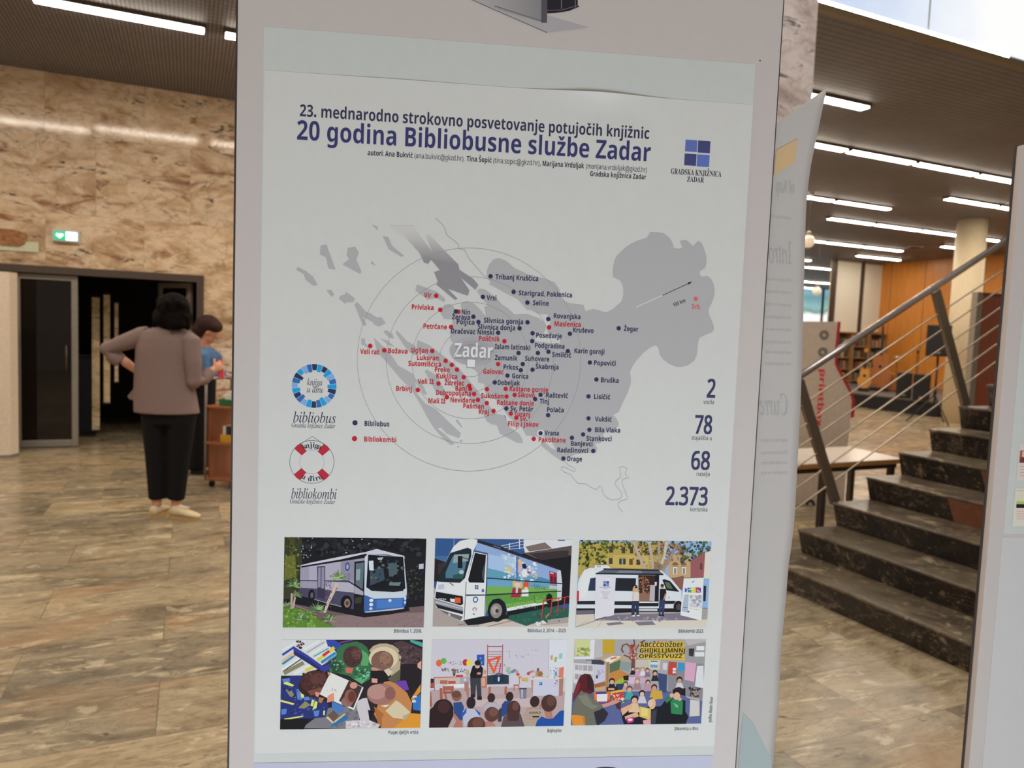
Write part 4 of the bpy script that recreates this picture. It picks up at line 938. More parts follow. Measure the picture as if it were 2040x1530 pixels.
for j in range(nr-1):
    for i in range(nu): fs += [(ix(j, i), ix(j, i+1), ix(j+1, i+1), ix(j+1, i)), (n1+ix(j, i), n1+ix(j+1, i), n1+ix(j+1, i+1), n1+ix(j, i+1))]
for i in range(nu): fs += [(ix(0, i), n1+ix(0, i), n1+ix(0, i+1), ix(0, i+1)), (ix(nr-1, i), ix(nr-1, i+1), n1+ix(nr-1, i+1), n1+ix(nr-1, i))]
for j in range(nr-1): fs += [(ix(j, 0), ix(j+1, 0), n1+ix(j+1, 0), n1+ix(j, 0)), (ix(j, nu), n1+ix(j, nu), n1+ix(j+1, nu), ix(j+1, nu))]
sheet = obj('sheet', MB().add(vs, fs), 'poster_paper', POSTER, smooth=False)

NAVY, RED, BLK = ink('2e2e4a'), ink('a8202b'), ink('2a2833')
CAPH = .0060
pr = Print(); tpx(pr, '23. mednarodno strokovno posvetovanje potujočih knjižnic', 597.6, 234.3, 1292.8, 275.2, .01365, ink('303045', 172)); pr.build('title_line', POSTER)
pr = Print(); tpx(pr, '20 godina Bibliobusne službe Zadar', 592, 280, 1295, 320.7, .0224, ink('34345c', 174)); pr.build('title_line', POSTER)
pr = Print()
yb = lambda x: 311+(x-732.5)*.0558
for b, s_, x0, x1 in (('autori: Ana Bukvić', 'b', 732.5, 822), ('(ana.bukvic@gkzd.hr),', 'n', 825.5, 925), ('Tina Šopić', 'b', 929.5, 979), ('(tina.sopic@gkzd.hr),', 'n', 982.5, 1076.5), ('Marijana Vrdoljak', 'b', 1080.5, 1163), ('(marijana.vrdoljak@gkzd.hr)', 'n', 1167, 1288)):
    a, c = uv(x0, yb(x0)), uv(x1, yb(x1)); text(pr, b, a.x, c.x, uv(1010, yb(1010)).y, .0062, BLK, s_)
tpx(pr, 'Gradska knjižnica Zadar', 1175, 351.5, 1286.5, 357.5, .0060, BLK); pr.build('author_lines', POSTER)
# library emblem: four squares
pr = Print(); tpx(pr, 'GRADSKA KNJIŽNICA', 1336, 347.5, 1436.3, 352, .0067, BLK, 's'); tpx(pr, 'ZADAR', 1368, 362.5, 1401.5, 364, .0064, BLK, 's'); em = pr.build('library_emblem', POSTER)
for c, a, b in (('52609a', (1365.3, 278.6), (1387.3, 303.5)), ('3c4068', (1390.3, 280.3), (1413.4, 305.8)), ('3c4068', (1363.6, 306.2), (1385.8, 331)), ('5062a0', (1388.6, 308), (1411.8, 333.4))):
    p, q = uv(*a), uv(*b); pr = Print(); pr.poly([(p.x, p.y), (q.x, p.y), (q.x, q.y), (p.x, q.y)], ink(c, 175)); pr.build('emblem_square', em)

# ---- the map
def c3(s): return [uv(520+a/4.25, 400+b/4.25) for a, b in s]
def c4(s): return [uv(980+a/3.923, 400+b/3.923) for a, b in s]
def c5(s): return [uv(520+a/4.027, 680+b/4.027) for a, b in s]
def c6(s): return [uv(980+a/3.923, 680+b/3.923) for a, b in s]
LAND = ink('999799')
A4 = [(50, 448), (110, 470), (180, 530), (280, 575), (400, 605), (490, 640), (525, 690), (545, 770), (600, 800), (715, 815), (730, 865), (790, 845), (890, 873), (940, 850), (1010, 790), (1025, 740), (1025, 690), (1018, 655), (1000, 625), (970, 607), (945, 598), (942, 560), (945, 520), (955, 470), (975, 430), (1010, 395), (1050, 360), (1090, 335), (1130, 315), (1170, 303), (1205, 293), (1222, 270), (1235, 245), (1290, 247), (1340, 255), (1375, 280), (1400, 310), (1413, 340), (1420, 370), (1450, 376), (1485, 370), (1483, 355), (1472, 335), (1470, 315), (1495, 309), (1520, 310), (1545, 333), (1565, 352), (1580, 350), (1598, 325), (1615, 315), (1635, 330), (1655, 370), (1672, 430), (1675, 480), (1668, 515), (1655, 533), (1630, 543), (1620, 560), (1625, 580), (1640, 595), (1685, 590), (1710, 610), (1730, 650), (1738, 700), (1735, 745), (1715, 800), (1690, 850), (1695, 890), (1715, 935), (1733, 985), (1730, 1010), (1715, 1030), (1660, 1050), (1620, 1070), (1608, 1110), (1605, 1160), (1598, 1210), (1575, 1255), (1520, 1290), (1470, 1300), (1430, 1295), (1380, 1273), (1335, 1240), (1310, 1205), (1302, 1165), (1290, 1135), (1265, 1133), (1230, 1150), (1180, 1190), (1125, 1250), (1090, 1305), (1077, 1340)]
A6 = [(1085, 290), (1083, 330), (1060, 400), (1020, 480), (990, 550), (945, 577), (970, 600), (990, 640), (985, 665), (930, 690), (870, 720), (862, 770), (845, 795), (805, 795), (822, 840), (815, 865), (795, 876), (740, 868), (640, 885), (575, 930), (545, 938), (470, 885), (390, 820), (380, 785), (412, 790), (470, 840), (500, 850), (470, 790), (420, 745), (360, 745), (265, 735), (235, 675), (180, 630), (130, 590), (100, 545), (60, 475), (20, 450), (-40, 440)]
A5 = [(1800, 410), (1790, 340), (1740, 330), (1740, 260), (1720, 235), (1680, 208), (1640, 190), (1620, 150)]
A3 = [(1705, 1320), (1650, 1230), (1605, 1180), (1598, 1110), (1618, 1060), (1620, 1005), (1550, 1000), (1520, 950), (1530, 905), (1560, 880), (1600, 875), (1625, 890), (1645, 925), (1700, 920), (1690, 880), (1712, 858), (1745, 850), (1800, 870), (1850, 915), (1905, 980), (1890, 900), (1922, 887), (1880, 840), (1832, 775), (1835, 755), (1860, 745), (1900, 755), (1990, 820), (2040, 880)]
B4 = [(90, 820), (130, 845), (175, 890), (270, 885), (360, 915), (405, 945), (420, 975), (418, 1010), (400, 1040), (345, 1060), (335, 1085), (345, 1100), (450, 1112), (530, 1118), (535, 1095), (520, 1080), (440, 1040), (435, 1000), (455, 960), (450, 920), (430, 888), (360, 885), (310, 858), (270, 850), (250, 825), (200, 770), (100, 720), (30, 680), (-20, 655)]
C3 = [(1940, 690), (1915, 650), (1908, 600), (1930, 545), (1965, 500), (2010, 485)]
pr = Print(); pr.poly(c4(A4)+c6(A6)+c5(A5)+c3(A3)+c4(B4)+c3(C3), LAND)
PASM = c5([(1255, -10), (1350, 30), (1480, 130), (1600, 230), (1700, 350), (1790, 460), (1880, 580), (1960, 595)])+c6([(90, 570), (115, 620), (140, 670), (215, 725), (235, 760), (240, 795), (190, 790), (120, 752), (60, 720), (40, 660), (0, 640)])+c5([(1900, 720), (1870, 680), (1810, 640), (1780, 580), (1700, 490), (1600, 370), (1500, 250), (1400, 150), (1245, 60)])
pr.dw = 0
MAP = pr.build('map_mainland', POSTER, 'grey mainland of the map')
def sub(name, fn, parent=None, w0=.0013):
    p = Print(w0=w0); fn(p); return p.build(name, parent or MAP)
ISL = [PASM] + [c3(q) for q in (
    [(505, 380), (555, 370), (633, 585), (572, 575), (550, 480), (500, 455)], [(735, 400), (800, 388), (830, 440), (808, 500), (852, 600), (842, 622), (690, 540), (748, 492), (725, 465)], [(935, 203), (990, 220), (990, 252)],
    [(1030, 300), (1078, 308), (1110, 380), (1210, 465), (1190, 477), (1080, 410)], [(940, 508), (972, 553), (930, 533)], [(315, 560), (380, 595), (440, 640), (482, 712), (445, 722), (380, 670), (360, 620), (298, 585)], [(552, 755), (598, 755), (622, 795), (597, 815)],
    [(720, 770), (800, 830), (780, 860), (725, 860), (712, 873), (660, 830), (670, 805), (710, 795)], [(815, 855), (890, 940), (930, 955), (985, 990), (1020, 985), (1057, 1038), (1000, 1065), (960, 1050), (950, 1030), (865, 985), (897, 1055), (862, 1057), (790, 875)],
    [(1320, 708), (1490, 770), (1563, 835), (1548, 862), (1490, 825), (1410, 838), (1307, 760)], [(1060, 1093), (1115, 1130), (1128, 1168), (1085, 1160), (1037, 1110)], [(1150, 1097), (1235, 1187), (1310, 1230), (1300, 1312), (1250, 1275), (1200, 1210), (1142, 1120)], [(850, 1162), (885, 1170), (880, 1200), (930, 1255), (850, 1215)], [(1010, 1162), (1080, 1190), (1130, 1235), (1080, 1225)])]
ISL += [c5(q) for q in ([(905, -30), (1000, 60), (1060, 130), (1100, 195), (1220, 260), (1235, 300), (1250, 420), (1320, 500), (1400, 540), (1500, 640), (1603, 735), (1590, 777), (1490, 740), (1440, 690), (1415, 700), (1470, 740), (1555, 820), (1525, 833), (1470, 790), (1390, 700), (1340, 620), (1270, 490), (1200, 380), (1120, 300), (1010, 170), (930, 80)], [(1330, 225), (1420, 280), (1440, 330), (1500, 440), (1490, 470), (1400, 400), (1312, 240)], [(1235, 300), (1290, 330), (1335, 430), (1300, 420)], [(1575, 620), (1617, 690), (1605, 690), (1562, 640)], [(1592, 800), (1600, 788), (1614, 792), (1612, 806), (1598, 810)], [(1572, 845), (1582, 836), (1591, 846), (1580, 856)])]
for q in ISL: sub('island', lambda p: p.poly(q, LAND), w0=.0011)
pag = [(1090, 212), (1160, 275), (1190, 270), (1250, 340), (1340, 440), (1380, 525), (1415, 535), (1440, 500), (1515, 590), (1465, 605), (1495, 680), (1485, 710), (1640, 840), (1665, 830), (1580, 745), (1750, 805), (1765, 760), (1690, 650), (1815, 755), (1840, 715), (1800, 665), (1680, 585), (1670, 540), (1560, 430), (1420, 285), (1395, 295), (1450, 430), (1380, 345), (1300, 240), (1285, 212)]
yt, ym = c3([(0, 205)])[0].y, c3([(0, 430)])[0].y
def pagc(p): k = min(1, max(0, (yt-p[1])/(yt-ym))); a, b = ink('b0aeac'), ink('7d7a7e'); return tuple(a[i]+(b[i]-a[i])*k for i in range(3))
sub('island', lambda p: p.poly(c3(pag), None, pagc))['label'] = 'darker long island fading out at its upper end'
def coast(p):
    p.line(c3([(1478, 148), (1540, 205), (1560, 250), (1575, 295), (1625, 330), (1672, 370), (1675, 405), (1725, 420), (1760, 490), (1830, 570), (1880, 630), (1910, 650)]), .0007, ink('8d8b8c'))
def coast2(p):
    p.line(c6([(560, 935), (600, 970), (640, 988), (655, 1005), (645, 1018), (600, 1000), (560, 980), (542, 982), (542, 1000), (560, 1020), (610, 1038), (640, 1075), (670, 1110), (730, 1113), (775, 1142), (810, 1158), (825, 1150), (835, 1132), (850, 1130), (858, 1155), (868, 1192), (900, 1225), (940, 1240), (985, 1235), (1012, 1215), (1012, 1185), (985, 1150), (960, 1115), (968, 1090), (1005, 1060), (1003, 1030), (995, 985), (1020, 977), (1052, 990), (1040, 1040), (1068, 1065), (1020, 1078), (1015, 1110), (1040, 1170), (1058, 1220), (1050, 1235), (1005, 1245), (985, 1265), (985, 1285), (1000, 1310), (1022, 1332)]), .0008, ink('a3a1a3', 190))
sub('coastline', coast); sub('coastline', coast2)
cc = uv(937.5, 719); ppm = (uv(1048, 725)-uv(827, 715)).x/221
for r in (222, 166, 116, 62, 32): sub('range_circle', lambda p: p.ring(cc, r*ppm, .00042, ink('8a888a')), w0=.00145)
def arrow(p):
    p.line(c4([(1125, 832), (1330, 740)]), .0011, ink('b8b6b8')); p.line(c4([(1330, 740), (1535, 646)]), .0009, ink('454347')); p.poly(c4([(1562, 632), (1528, 638), (1536, 658)]), ink('333136'))
    a, b = c4([(1420, 830)])[0], c4([(1512, 790)])[0]; text(p, '103 km', a.x, a.x+(b-a).length, a.y, .0046, BLK, 'b', math.atan2((b-a).y, (b-a).x))
sub('distance_arrow', arrow)
def zadar(p):
    a, b = c5([(1556, 135)])[0], c5([(1862, 140)])[0]; text(p, 'Zadar', a.x, b.x, (a.y+b.y)/2-.0012, .0172, ink('7f7c80'), 'b')
    a, b = c5([(1550, 125)])[0], c5([(1857, 132)])[0]; text(p, 'Zadar', a.x, b.x, (a.y+b.y)/2, .0172, ink('c4c3c0'), 'b')
    q = c5([(1655, 145), (1716, 207)]); p.poly([(q[0].x-.0008, q[0].y-.001), (q[1].x+.0008, q[0].y-.001), (q[1].x+.0008, q[1].y-.0012), (q[0].x-.0008, q[1].y-.0012)], ink('828085')); p.poly([(q[0].x, q[0].y), (q[1].x, q[0].y), (q[1].x, q[1].y), (q[0].x, q[1].y)], ink('cdccc8'))
sub('city_mark', zadar)
sub('city_area', lambda p: [p.ell((uv(944, 700).x, uv(944, 700).y), (r, r*.6), ink(k), 40) for r, k in ((.030, '939195'), (.023, '8d8b8f'), (.016, '878489'))], w0=.00125)
sub('lake', lambda p: p.ell(uv(1076.6, 862.5), (.0046, .0046), ink('bcbcbe', 184)))
PLACES = """Vir|844.7|859.3|588|869.2|589.4|r;Privlaka|820.5|864|612.5|877.2|617.6|r;Petrčane|843.8|890.4|650.8|898.6|651.8|r;Nin|920|936.5|622|908.2|620.7|n;Žerava|900.7|936.5|632|943|631|n;Poljica|909.9|945.2|641.6|953|641.6|n;Dračevac Ninski|898.8|984|661|992.2|663|n
Poličnik|954|995.5|674.8|1004.7|679.9|r;Slivnica gornja|964|1042|639.8|1050.6|642.2|n;Slivnica donja|952|1026|652.2|1034.8|654.1|n;Tribanj Kruščica|987|1072|553.5|977.2|550.8|n;Vrsi|969.4|988.7|593.6|961.9|591.8|n;Starigrad, Paklenica|1033.5|1139.3|585.8|1023|581.7|n;Seline|1061.6|1093|604|1050.4|603|n
Rovanjska|1102.9|1155.9|630.2|1092|635.8|n;Maslenica|1104.4|1156.7|646|1093.7|652.4|r;Kruševo|1141.4|1182|658.2|1135|665|n;Posedarje|1068|1119|668.8|1060.8|664|n;Podgradina|1065.6|1124.3|689|1060|679.6|n;Islam latinski|986|1056|691.6|1032.8|703.3|n;Karin gornji|1144|1203.6|699.8|1131|699.5|n
Smilčić|1099.8|1137.5|707|1092.4|700.8|n;Suhovare|1045.8|1094|714.8|1071.3|703.3|n;Zemunik|986|1030.5|713.2|1041.2|725.3|n;Galovac|962.5|1003|740.3|992.2|725.3|r;Prkos|1003|1032|731.6|1037.4|737.5|n;Škabrnja|1067|1112.5|730.6|1060.6|736.5|n;Gorica|1020|1052|749.3|1010.8|748.2|n
Popovići|1183|1226|723.3|1174.7|722.2|n;Bruška|1196.7|1232|757.3|1187.7|756|n;Žegar|1242.5|1271|655.3|1232|654|n;Debeljak|991.5|1035.6|762.6|985.6|761.8|n;Raštane gornje|1015|1092|775.6|1007.3|774.8|r;Sikovo|1031.7|1065|787|1025|786.8|r;Raštević|1087.6|1131|787.6|1076.6|786.5|n;Tinj|1075|1093.4|799.4|1065.9|795|n
Raštane donje|990|1063.4|802.6|970|775.4|r;Sukošan|958.5|1003|788.8|1008.8|790|r;Sv. Petar|1016.7|1062|814.2|1008.5|813.6|n;Turanj|1024.6|1055.7|824.8|1017.5|823.8|r;Sv.|1035.6|1050|833.6|1028.4|832.2|r;Filip i Jakov|1012|1073|845|-|-|r;Polača|1089.6|1122.7|816.4|1091.6|827|n;Lisičić|1183|1215|790.4|1172|789.6|n
Vukšić|1185|1218|834.8|1172|833.2|n;Bila Vlaka|1185|1235|856.6|1173.7|855.9|n;Stankovci|1168|1218|873.6|1161.2|865.3|n;Banjevci|1137|1180|883.6|1139|872|n;Vrana|1084.5|1113|862.5|1076.6|862.8|n;Pakoštane|1073|1126.6|876.2|1063|874.2|r;Radašinovci|1110|1171|896.8|1181.4|898.2|n;Drage|1130|1159|914|1122|913.2|n;Srb|1377.6|1393.5|610.8|1385.3|595.8|s
Veli rat|718|755.4|700.8|737.8|689.4|r;Božava|773.3|811.8|699.4|765.8|698|r;Ugljan|819.7|852.8|698.2|861.2|699.4|r;Lukoran|831|873.9|713|887.8|719|r;Sutomišćica|813.8|878.8|725|900|727|r;Preko|866.4|896|736.6|910.4|736.4|r;Kukljica|869.4|911|749.5|923.8|751.5|r;Veli Iž|832.4|864|760|873.6|764.2|r;Ždrelac|885.8|924.8|763|934.7|768.6|r
Brbinj|789.4|820.5|774.4|832.6|776.8|r;Banj|907.4|929.7|773.8|936.7|775|r;Dobropoljana|868.9|938.4|783|944.4|784.8|r;Mali Iž|853.5|887.5|798.7|890.5|791.2|r;Neviđane|897.5|946|797.2|952|796.7|r;Pašman|923|964|809|969.7|803|r;Kraj|954|974|820.2|983|818.6|r"""
INKS = {'r': RED, 'n': NAVY, 's': ink('cf5a5e')}
for e in PLACES.replace('\n', ';').split(';'):
    nm, x0, x1, yc, dx, dy, c = e.split('|'); x0, x1, yc = float(x0), float(x1), float(yc)
    a, b = uv(x0, yc), uv(x1, yc); vc = uv((x0+x1)/2, yc).y-CAPH/2
    if dx != '-':
        q = uv(float(dx), float(dy))
        if nm == 'Nin': sub('place_marker', lambda p: p.ell(uv(913, 621.2), (.00272, .00272), RED, 20), w0=.00155)
        sub('place_marker', lambda p: p.ell(q, (.00272, .00272), INKS[c], 20), w0=.0016)
    sub('place_name', lambda p: text(p, nm, a.x, b.x, vc, CAPH, INKS[c]), w0=.0017)
for nm, y, dy, c, x0, x1, xd in (('Bibliobus', 844, 842.2, NAVY, 726.6, 775.8, 707.5), ('Bibliokombi', 875.4, 873.7, RED, 725.6, 789.4, 706.5)):
    p = Print(w0=.0016); p.ell(uv(xd, dy), (.0031, .0031), c, 24); a, b = uv(x0, y), uv(x1, y); text(p, nm, a.x, b.x, (a.y+b.y)/2-CAPH/2, CAPH, c); p.build('legend_entry', POSTER)
# ---- figures at the right edge
FIG = ink('3a3a58', 185)
for num, nx0, nx1, yb_, cap, cp, cx0, cx1, cyb in (('2', 1407, 1424, 792.3, .0241, 'vozila', 1400.6, 1421.5, 805), ('78', 1382.7, 1417.2, 864.2, .0241, 'stajališta u', 1377, 1417, 876.5), ('68', 1375.6, 1412.8, 935.6, .0241, 'naselja', 1387, 1413, 948), ('2.373', 1325, 1408.4, 1006.3, .0241, 'korisnika', 1374.6, 1408.4, 1018.6)):
    p = Print(); [tpx(p, num, nx0+.8+ox, yb_-.8+oy, nx1-.8+ox, yb_-.8+oy, cap-.001, FIG, 'n') for ox, oy in ((-.8, -.8), (.8, -.8), (.8, .8), (-.8, .8), (0, 0), (-.8, 0), (.8, 0))]; a = p.build('figure', POSTER)
    p = Print(); tpx(p, cp, cx0, cyb, cx1, cyb, .0056, ink('3a3a44', 185), 'n'); p.build('caption', a)
# ---- the two round emblems
bc = uv(626.3, 768.9); R = 42.7*ppm; p = Print()
cyc = ('26304e', '2f5c9a', '6f8fbe', '1f86bb'); sq = (0, 1, 2, 3, 0, 1, 2, 3, 0, 1, 2, 3, 0, 1, 3, 2, 1, 0, 3, 1, 2, 3, 0, 3, 2, 1); NS = 24
inr = (.68, .60, .62, .70, .55, .62, .70, .60, .66, .58, .70, .62, .66, .62, .57, .66, .72, .60, .55, .66, .62, .58, .70, .62)
for k in range(NS):
    a0 = math.pi/2+2*math.pi*(k-.5)/NS+.012; a1 = math.pi/2+2*math.pi*(k+.5)/NS-.012; r0 = R*(inr[k]+.05)
    p.poly([(bc.x+r*math.cos(a), bc.y+r*math.sin(a)) for r, a in ((r0, a0), (R, a0), (R*1.004, (a0+a1)/2), (R, a1), (r0, a1))], ink(cyc[sq[k]], 176)); p.w -= p.dw
SER = ink('2a2c3c', 178)
p.w += p.dw; tpx(p, 'knjiga', 612, 767.5, 642, 767.5, .0074, SER, 'i'); tpx(p, 'u điru', 612, 782, 643, 782, .0074, SER, 'i')
e_ = p.build('bus_emblem', POSTER, 'ring of blue book spines with italic lettering')
p = Print(); tpx(p, 'bibliobus', 584.6, 840.3, 669, 843, .0119, SER, 'i'); tpx(p, 'Gradske knjižnice Zadar', 581.6, 851.5, 667.8, 852.5, .0053, SER, 'i'); p.build('emblem_lettering', e_)
bc = uv(621.8, 920); p = Print(); R = 42.7*ppm; r0 = 23.6*ppm
p.ring(bc, R, .0006, ink('6a686c', 185)); p.ring(bc, r0, .0004, ink('9a989c', 185))
for k in range(4):
    a = math.pi/4+k*math.pi/2+(.05, -.05, .05, -.05)[k]; dl = .27
    p.poly([(bc.x+r*math.cos(b), bc.y+r*math.sin(b)) for r, b in ((r0, a-dl), (R, a-dl*.72), (R*1.02, a), (R, a+dl*.72), (r0, a+dl))], ink('a52a36', 185))
p.line([(bc.x-R*.56, bc.y+R*.80), (uv(622.6, 869.2).x, uv(622.6, 869.2).y), (bc.x+R*.60, bc.y+R*.78)], .0005, ink('5a585c', 185))
def arc_text(p, body, c, r, a0, a1, cap, col, st, inward=False):
    n = len(body)
    for i, ch in enumerate(body):
        if ch == ' ': continue
        a = a0+(a1-a0)*i/(n-1); V, Fc = layout(ch, st); x0 = min(q[0] for q in V); x1 = max(q[0] for q in V); s_ = cap/STY[st][3]; rot = a-math.pi/2 if not inward else a+math.pi/2
        out = []
        for q in V:
            x, y = (q[0]-(x0+x1)/2)*s_, q[1]*s_; out.append(Vector((c.x+r*math.cos(a)+x*math.cos(rot)-y*math.sin(rot), c.y+r*math.sin(a)+x*math.sin(rot)+y*math.cos(rot))))
        p.tri(out, Fc, col)
arc_text(p, 'knjiga', bc, R*.68, math.radians(117), math.radians(64), .0064, SER, 's'); arc_text(p, 'u điru', bc, R*.90, math.radians(243), math.radians(299), .0064, SER, 's', True)
e_ = p.build('van_emblem', POSTER, 'red and white lifebuoy with serif lettering')
p = Print(); tpx(p, 'bibliokombi', 580.8, 992, 670.7, 994, .0119, SER, 'i'); tpx(p, 'Gradske knjižnice Zadar', 578, 1002.5, 667.8, 1003.5, .0053, SER, 'i'); p.build('emblem_lettering', e_)
# ------------------------------------------------------------------ the six printed photographs
def picture(x0, y0, s, tl, br, caption, cap_px, label, src, seed):
    rnd = random.Random(seed); Q = lambda a, b: uv(x0+a/s, y0+b/s); k = (Q(600, 600)-Q(500, 600)).length/100
    A, B = uv(*tl), uv(*br); p = Print(dw=1.4e-6); p.clip = (A.x, B.y, B.x, A.y)
    full = [(A.x, B.y), (B.x, B.y), (B.x, A.y), (A.x, A.y)]; I = lambda h: ink(h, 205)
    for ln in src.strip().split('\n'):
        w = ln.split()
        if not w: continue
        op = w[0]
        if op == 'BG': p.poly(full, I(w[1]))
        elif op == 'E':
            c = Q(float(w[2]), float(w[3])); p.ell((c.x, c.y), (float(w[4])*k, float(w[5])*k), I(w[1]), 18)
        elif op == 'L':
            pts = [Q(*map(float, q.split(','))) for q in w[3:]]; p.line(pts, float(w[2])*k, I(w[1]))
        elif op == 'S':      # scattered small patches: colours x0 y0 x1 y1 count size
            cs = w[1].split(','); a, b, c, d, n, z = map(float, w[2:8])
            for i in range(int(n)):
                m_ = Q(rnd.uniform(a, c), rnd.uniform(b, d)); r = z*k*rnd.uniform(.5, 1.2); t0 = rnd.uniform(0, 6.28)
                p.poly([Vector((m_.x+r*rnd.uniform(.5, 1.1)*math.cos(t0+j*1.2566), m_.y+r*rnd.uniform(.4, 1.0)*math.sin(t0+j*1.2566))) for j in range(5)], I(rnd.choice(cs)))
        elif op == 'F':      # a tuft of pointed leaves: colours x y count length
            cs = w[1].split(','); cx, cy, n, ln_ = map(float, w[2:6])
            for i in range(int(n)):
                a = rnd.uniform(-.5, 3.64); l = ln_*rnd.uniform(.6, 1.1); dx, dy = math.cos(a), -math.sin(a)
                p.poly([Q(cx-dy*9, cy+dx*9), Q(cx+dx*l, cy+dy*l), Q(cx+dy*9, cy-dx*9)], I(rnd.choice(cs)))
        elif op == 'K':      # a small sitting child: hair face shirt x y r
            h, f, sh = w[1].split(','); cx, cy, r = map(float, w[2:5])
            p.poly([Q(cx-r*.9, cy+r*.9), Q(cx+r*.9, cy+r*.9), Q(cx+r*1.7, cy+r*3.4), Q(cx-r*1.7, cy+r*3.4)], I(sh)); c = Q(cx, cy-r*.15); p.ell((c.x, c.y), (r*1.08*k, r*1.12*k), I(h), 16); c = Q(cx, cy+r*.2); p.ell((c.x, c.y), (r*.78*k, r*.85*k), I(f), 16)
        elif op == 'T':
            q = Q(float(w[3]), float(w[4])); e = Q(float(w[5]), float(w[4])); text(p, w[2].replace('_', ' '), q.x, e.x, q.y, float(w[6])*k, I(w[1]), 'b')
        elif op == 'R': a, b, c, d = map(float, w[2].split(',')); p.poly([Q(a, b), Q(c, b), Q(c, d), Q(a, d)], I(w[1]))
        else: p.poly([Q(*map(float, q.split(','))) for q in w[1:]], I(op))
    o = p.build('printed_photo', POSTER, label)
    p = Print(w0=.0016)
    if caption: tpx(p, caption, *cap_px, .0043, ink('2a2a30', 205), 'n'); p.build('caption', o)

picture(555, 1060, 6.8, (567.2, 1069.5), (844, 1248.8), 'Bibliobus 1, 2006.', (785.4, 1259.4, 840.3, 1259.4), 'printed photo of a grey and blue bus among palms', '''
BG 1c1a1e
3a3a26 70,40 320,40 320,440 280,470 270,900 40,900
R 4c4a26 150,58,215,420
S 55602e,3c4426,77803c,2a2a1e 80 60 320 700 90 24
6a6a2c 90,330 230,300 240,600 80,650
S 7c7c34,55602e 90 330 240 640 30 22
S 8fa0c0,b0bdd6,6c7c98 310 70 470 350 26 15
S 8090b0,a8b4cc 880 80 1450 330 20 15
S 2c2e30,34363c,121214,24242a 330 70 1900 300 110 46
S 3c4030,4a4a3a,30302a 1730 450 1960 900 50 24
b8bccc 1900,430 1965,420 1965,490 1900,495
6e5a58 40,950 240,960 1150,1080 1990,990 1990,1300 40,1300
8a7272 600,1130 1990,1080 1990,1300 780,1300
S 947c7a,806868 800 1120 1940 1280 60 18
1a1720 230,870 900,950 1750,980 1780,1060 1500,1110 1160,1150 700,1060 230,970
9c96a8 300,440 1190,270 1200,830 1160,840 290,750
aca6b8 415,428 840,345 845,650 420,650
b2acba 640,660 1020,690 1030,820 640,790
8e889c 850,400 1030,370 1030,650 850,650
4a4560 285,745 520,760 1165,830 1165,1075 850,1000 480,910 285,850
2c2838 290,645 950,650 1030,700 1150,780 1150,797 1025,718 945,668 290,657
c8c8d4 305,445 430,410 820,330 1180,265 1330,222 1480,262 1700,315 1715,350 1480,300 1220,290 840,365 310,460
17141c 840,365 1190,285 1190,340 310,475 310,455
L a8a4b0 8 490,905 700,965 880,1010
E 15131a 450 850 45 85
E 5c5866 455 850 22 42
3a3448 525,460 635,455 632,900 530,880
8e88a0 540,475 575,470 572,745 535,740
8e88a0 585,470 625,465 622,760 582,755
1c1820 1030,395 1170,380 1155,1080 1020,1040
5c6c78 1050,420 1160,405 1140,770 1045,700
8ca0a4 1055,500 1110,490 1100,650 1050,640
a8a2b0 1028,720 1150,800 1150,850 1025,825
3c3a30 1040,880 1130,870 1120,960 1035,960
c6ced8 1170,330 1210,290 1700,330 1740,780 1735,880 1290,910 1165,845
15161c 1215,300 1690,330 1720,760 1600,800 1250,780 1190,740
3a4a58 1240,500 1420,480 1440,640 1240,720
4c5c64 1480,420 1600,400 1610,560 1500,600
S 2c3438,56645c,1a1c22 1250 380 1700 720 30 34
6c7c80 1500,680 1660,670 1640,720 1500,715
a8b4c0 1340,340 1420,335 1400,370 1350,370
1a1a20 1190,735 1700,745 1690,790 1560,805 1260,790
L 101014 12 1340,780 1440,730
cfd8dc 1225,385 1285,380 1290,515 1230,510
3a62a8 1160,840 1290,895 1690,885 1735,850 1730,970 1690,1030 1320,1060 1165,1075
4a78bc 1330,915 1680,890 1670,1010 1330,1030
E c8d4e8 1510 920 22 22
E d8dce4 1258 918 28 26
E d8dce4 1256 975 28 24
E c0c8d8 1252 1030 24 20
E d8dce4 1716 890 14 28
E d8dce4 1714 945 13 22
c0c4cc 1300,1060 1700,1015 1700,1030 1550,1052 1180,1084 1170,1072
E 121015 920 950 78 105
E 8c7068 932 955 42 65
E 4a3c3a 932 955 20 30
E 2c5088 935 462 32 60
E a8a4b8 935 462 17 36
S 6c6880,8a86a0 860 560 1000 630 14 14
S 746e88 640 560 720 780 16 14
5c8230 40,1030 190,1010 430,1070 560,1190 850,1310 40,1310
S 7a9c40,4c7028,8aa850 62 1040 500 1280 60 26
L 9a8c84 10 240,990 420,1060 520,1110
cbb4aa 770,680 830,680 700,940 640,1090 610,1080 660,930
S 5a3a3a,8a6a64 640 720 810 1060 26 14
b8a49a 170,820 200,820 190,1030 160,1030
b8a49a 215,870 240,870 215,1020 190,1020
F 7c9c58,a8c080,56743c 815 610 46 115
F 6c8c58,98b078,48683c 210 720 46 120
F 7c9c68,a8c08a,3c5c34 530 1050 46 120
F 6c8c58,98b078,3c5c34 320 1170 46 120
F 6c8c58,98b078,48683c 690 1180 46 110
F 5c7c48,88a068 100 990 30 90
F 6c7c50,8c9868 250 850 30 90
''', 1)
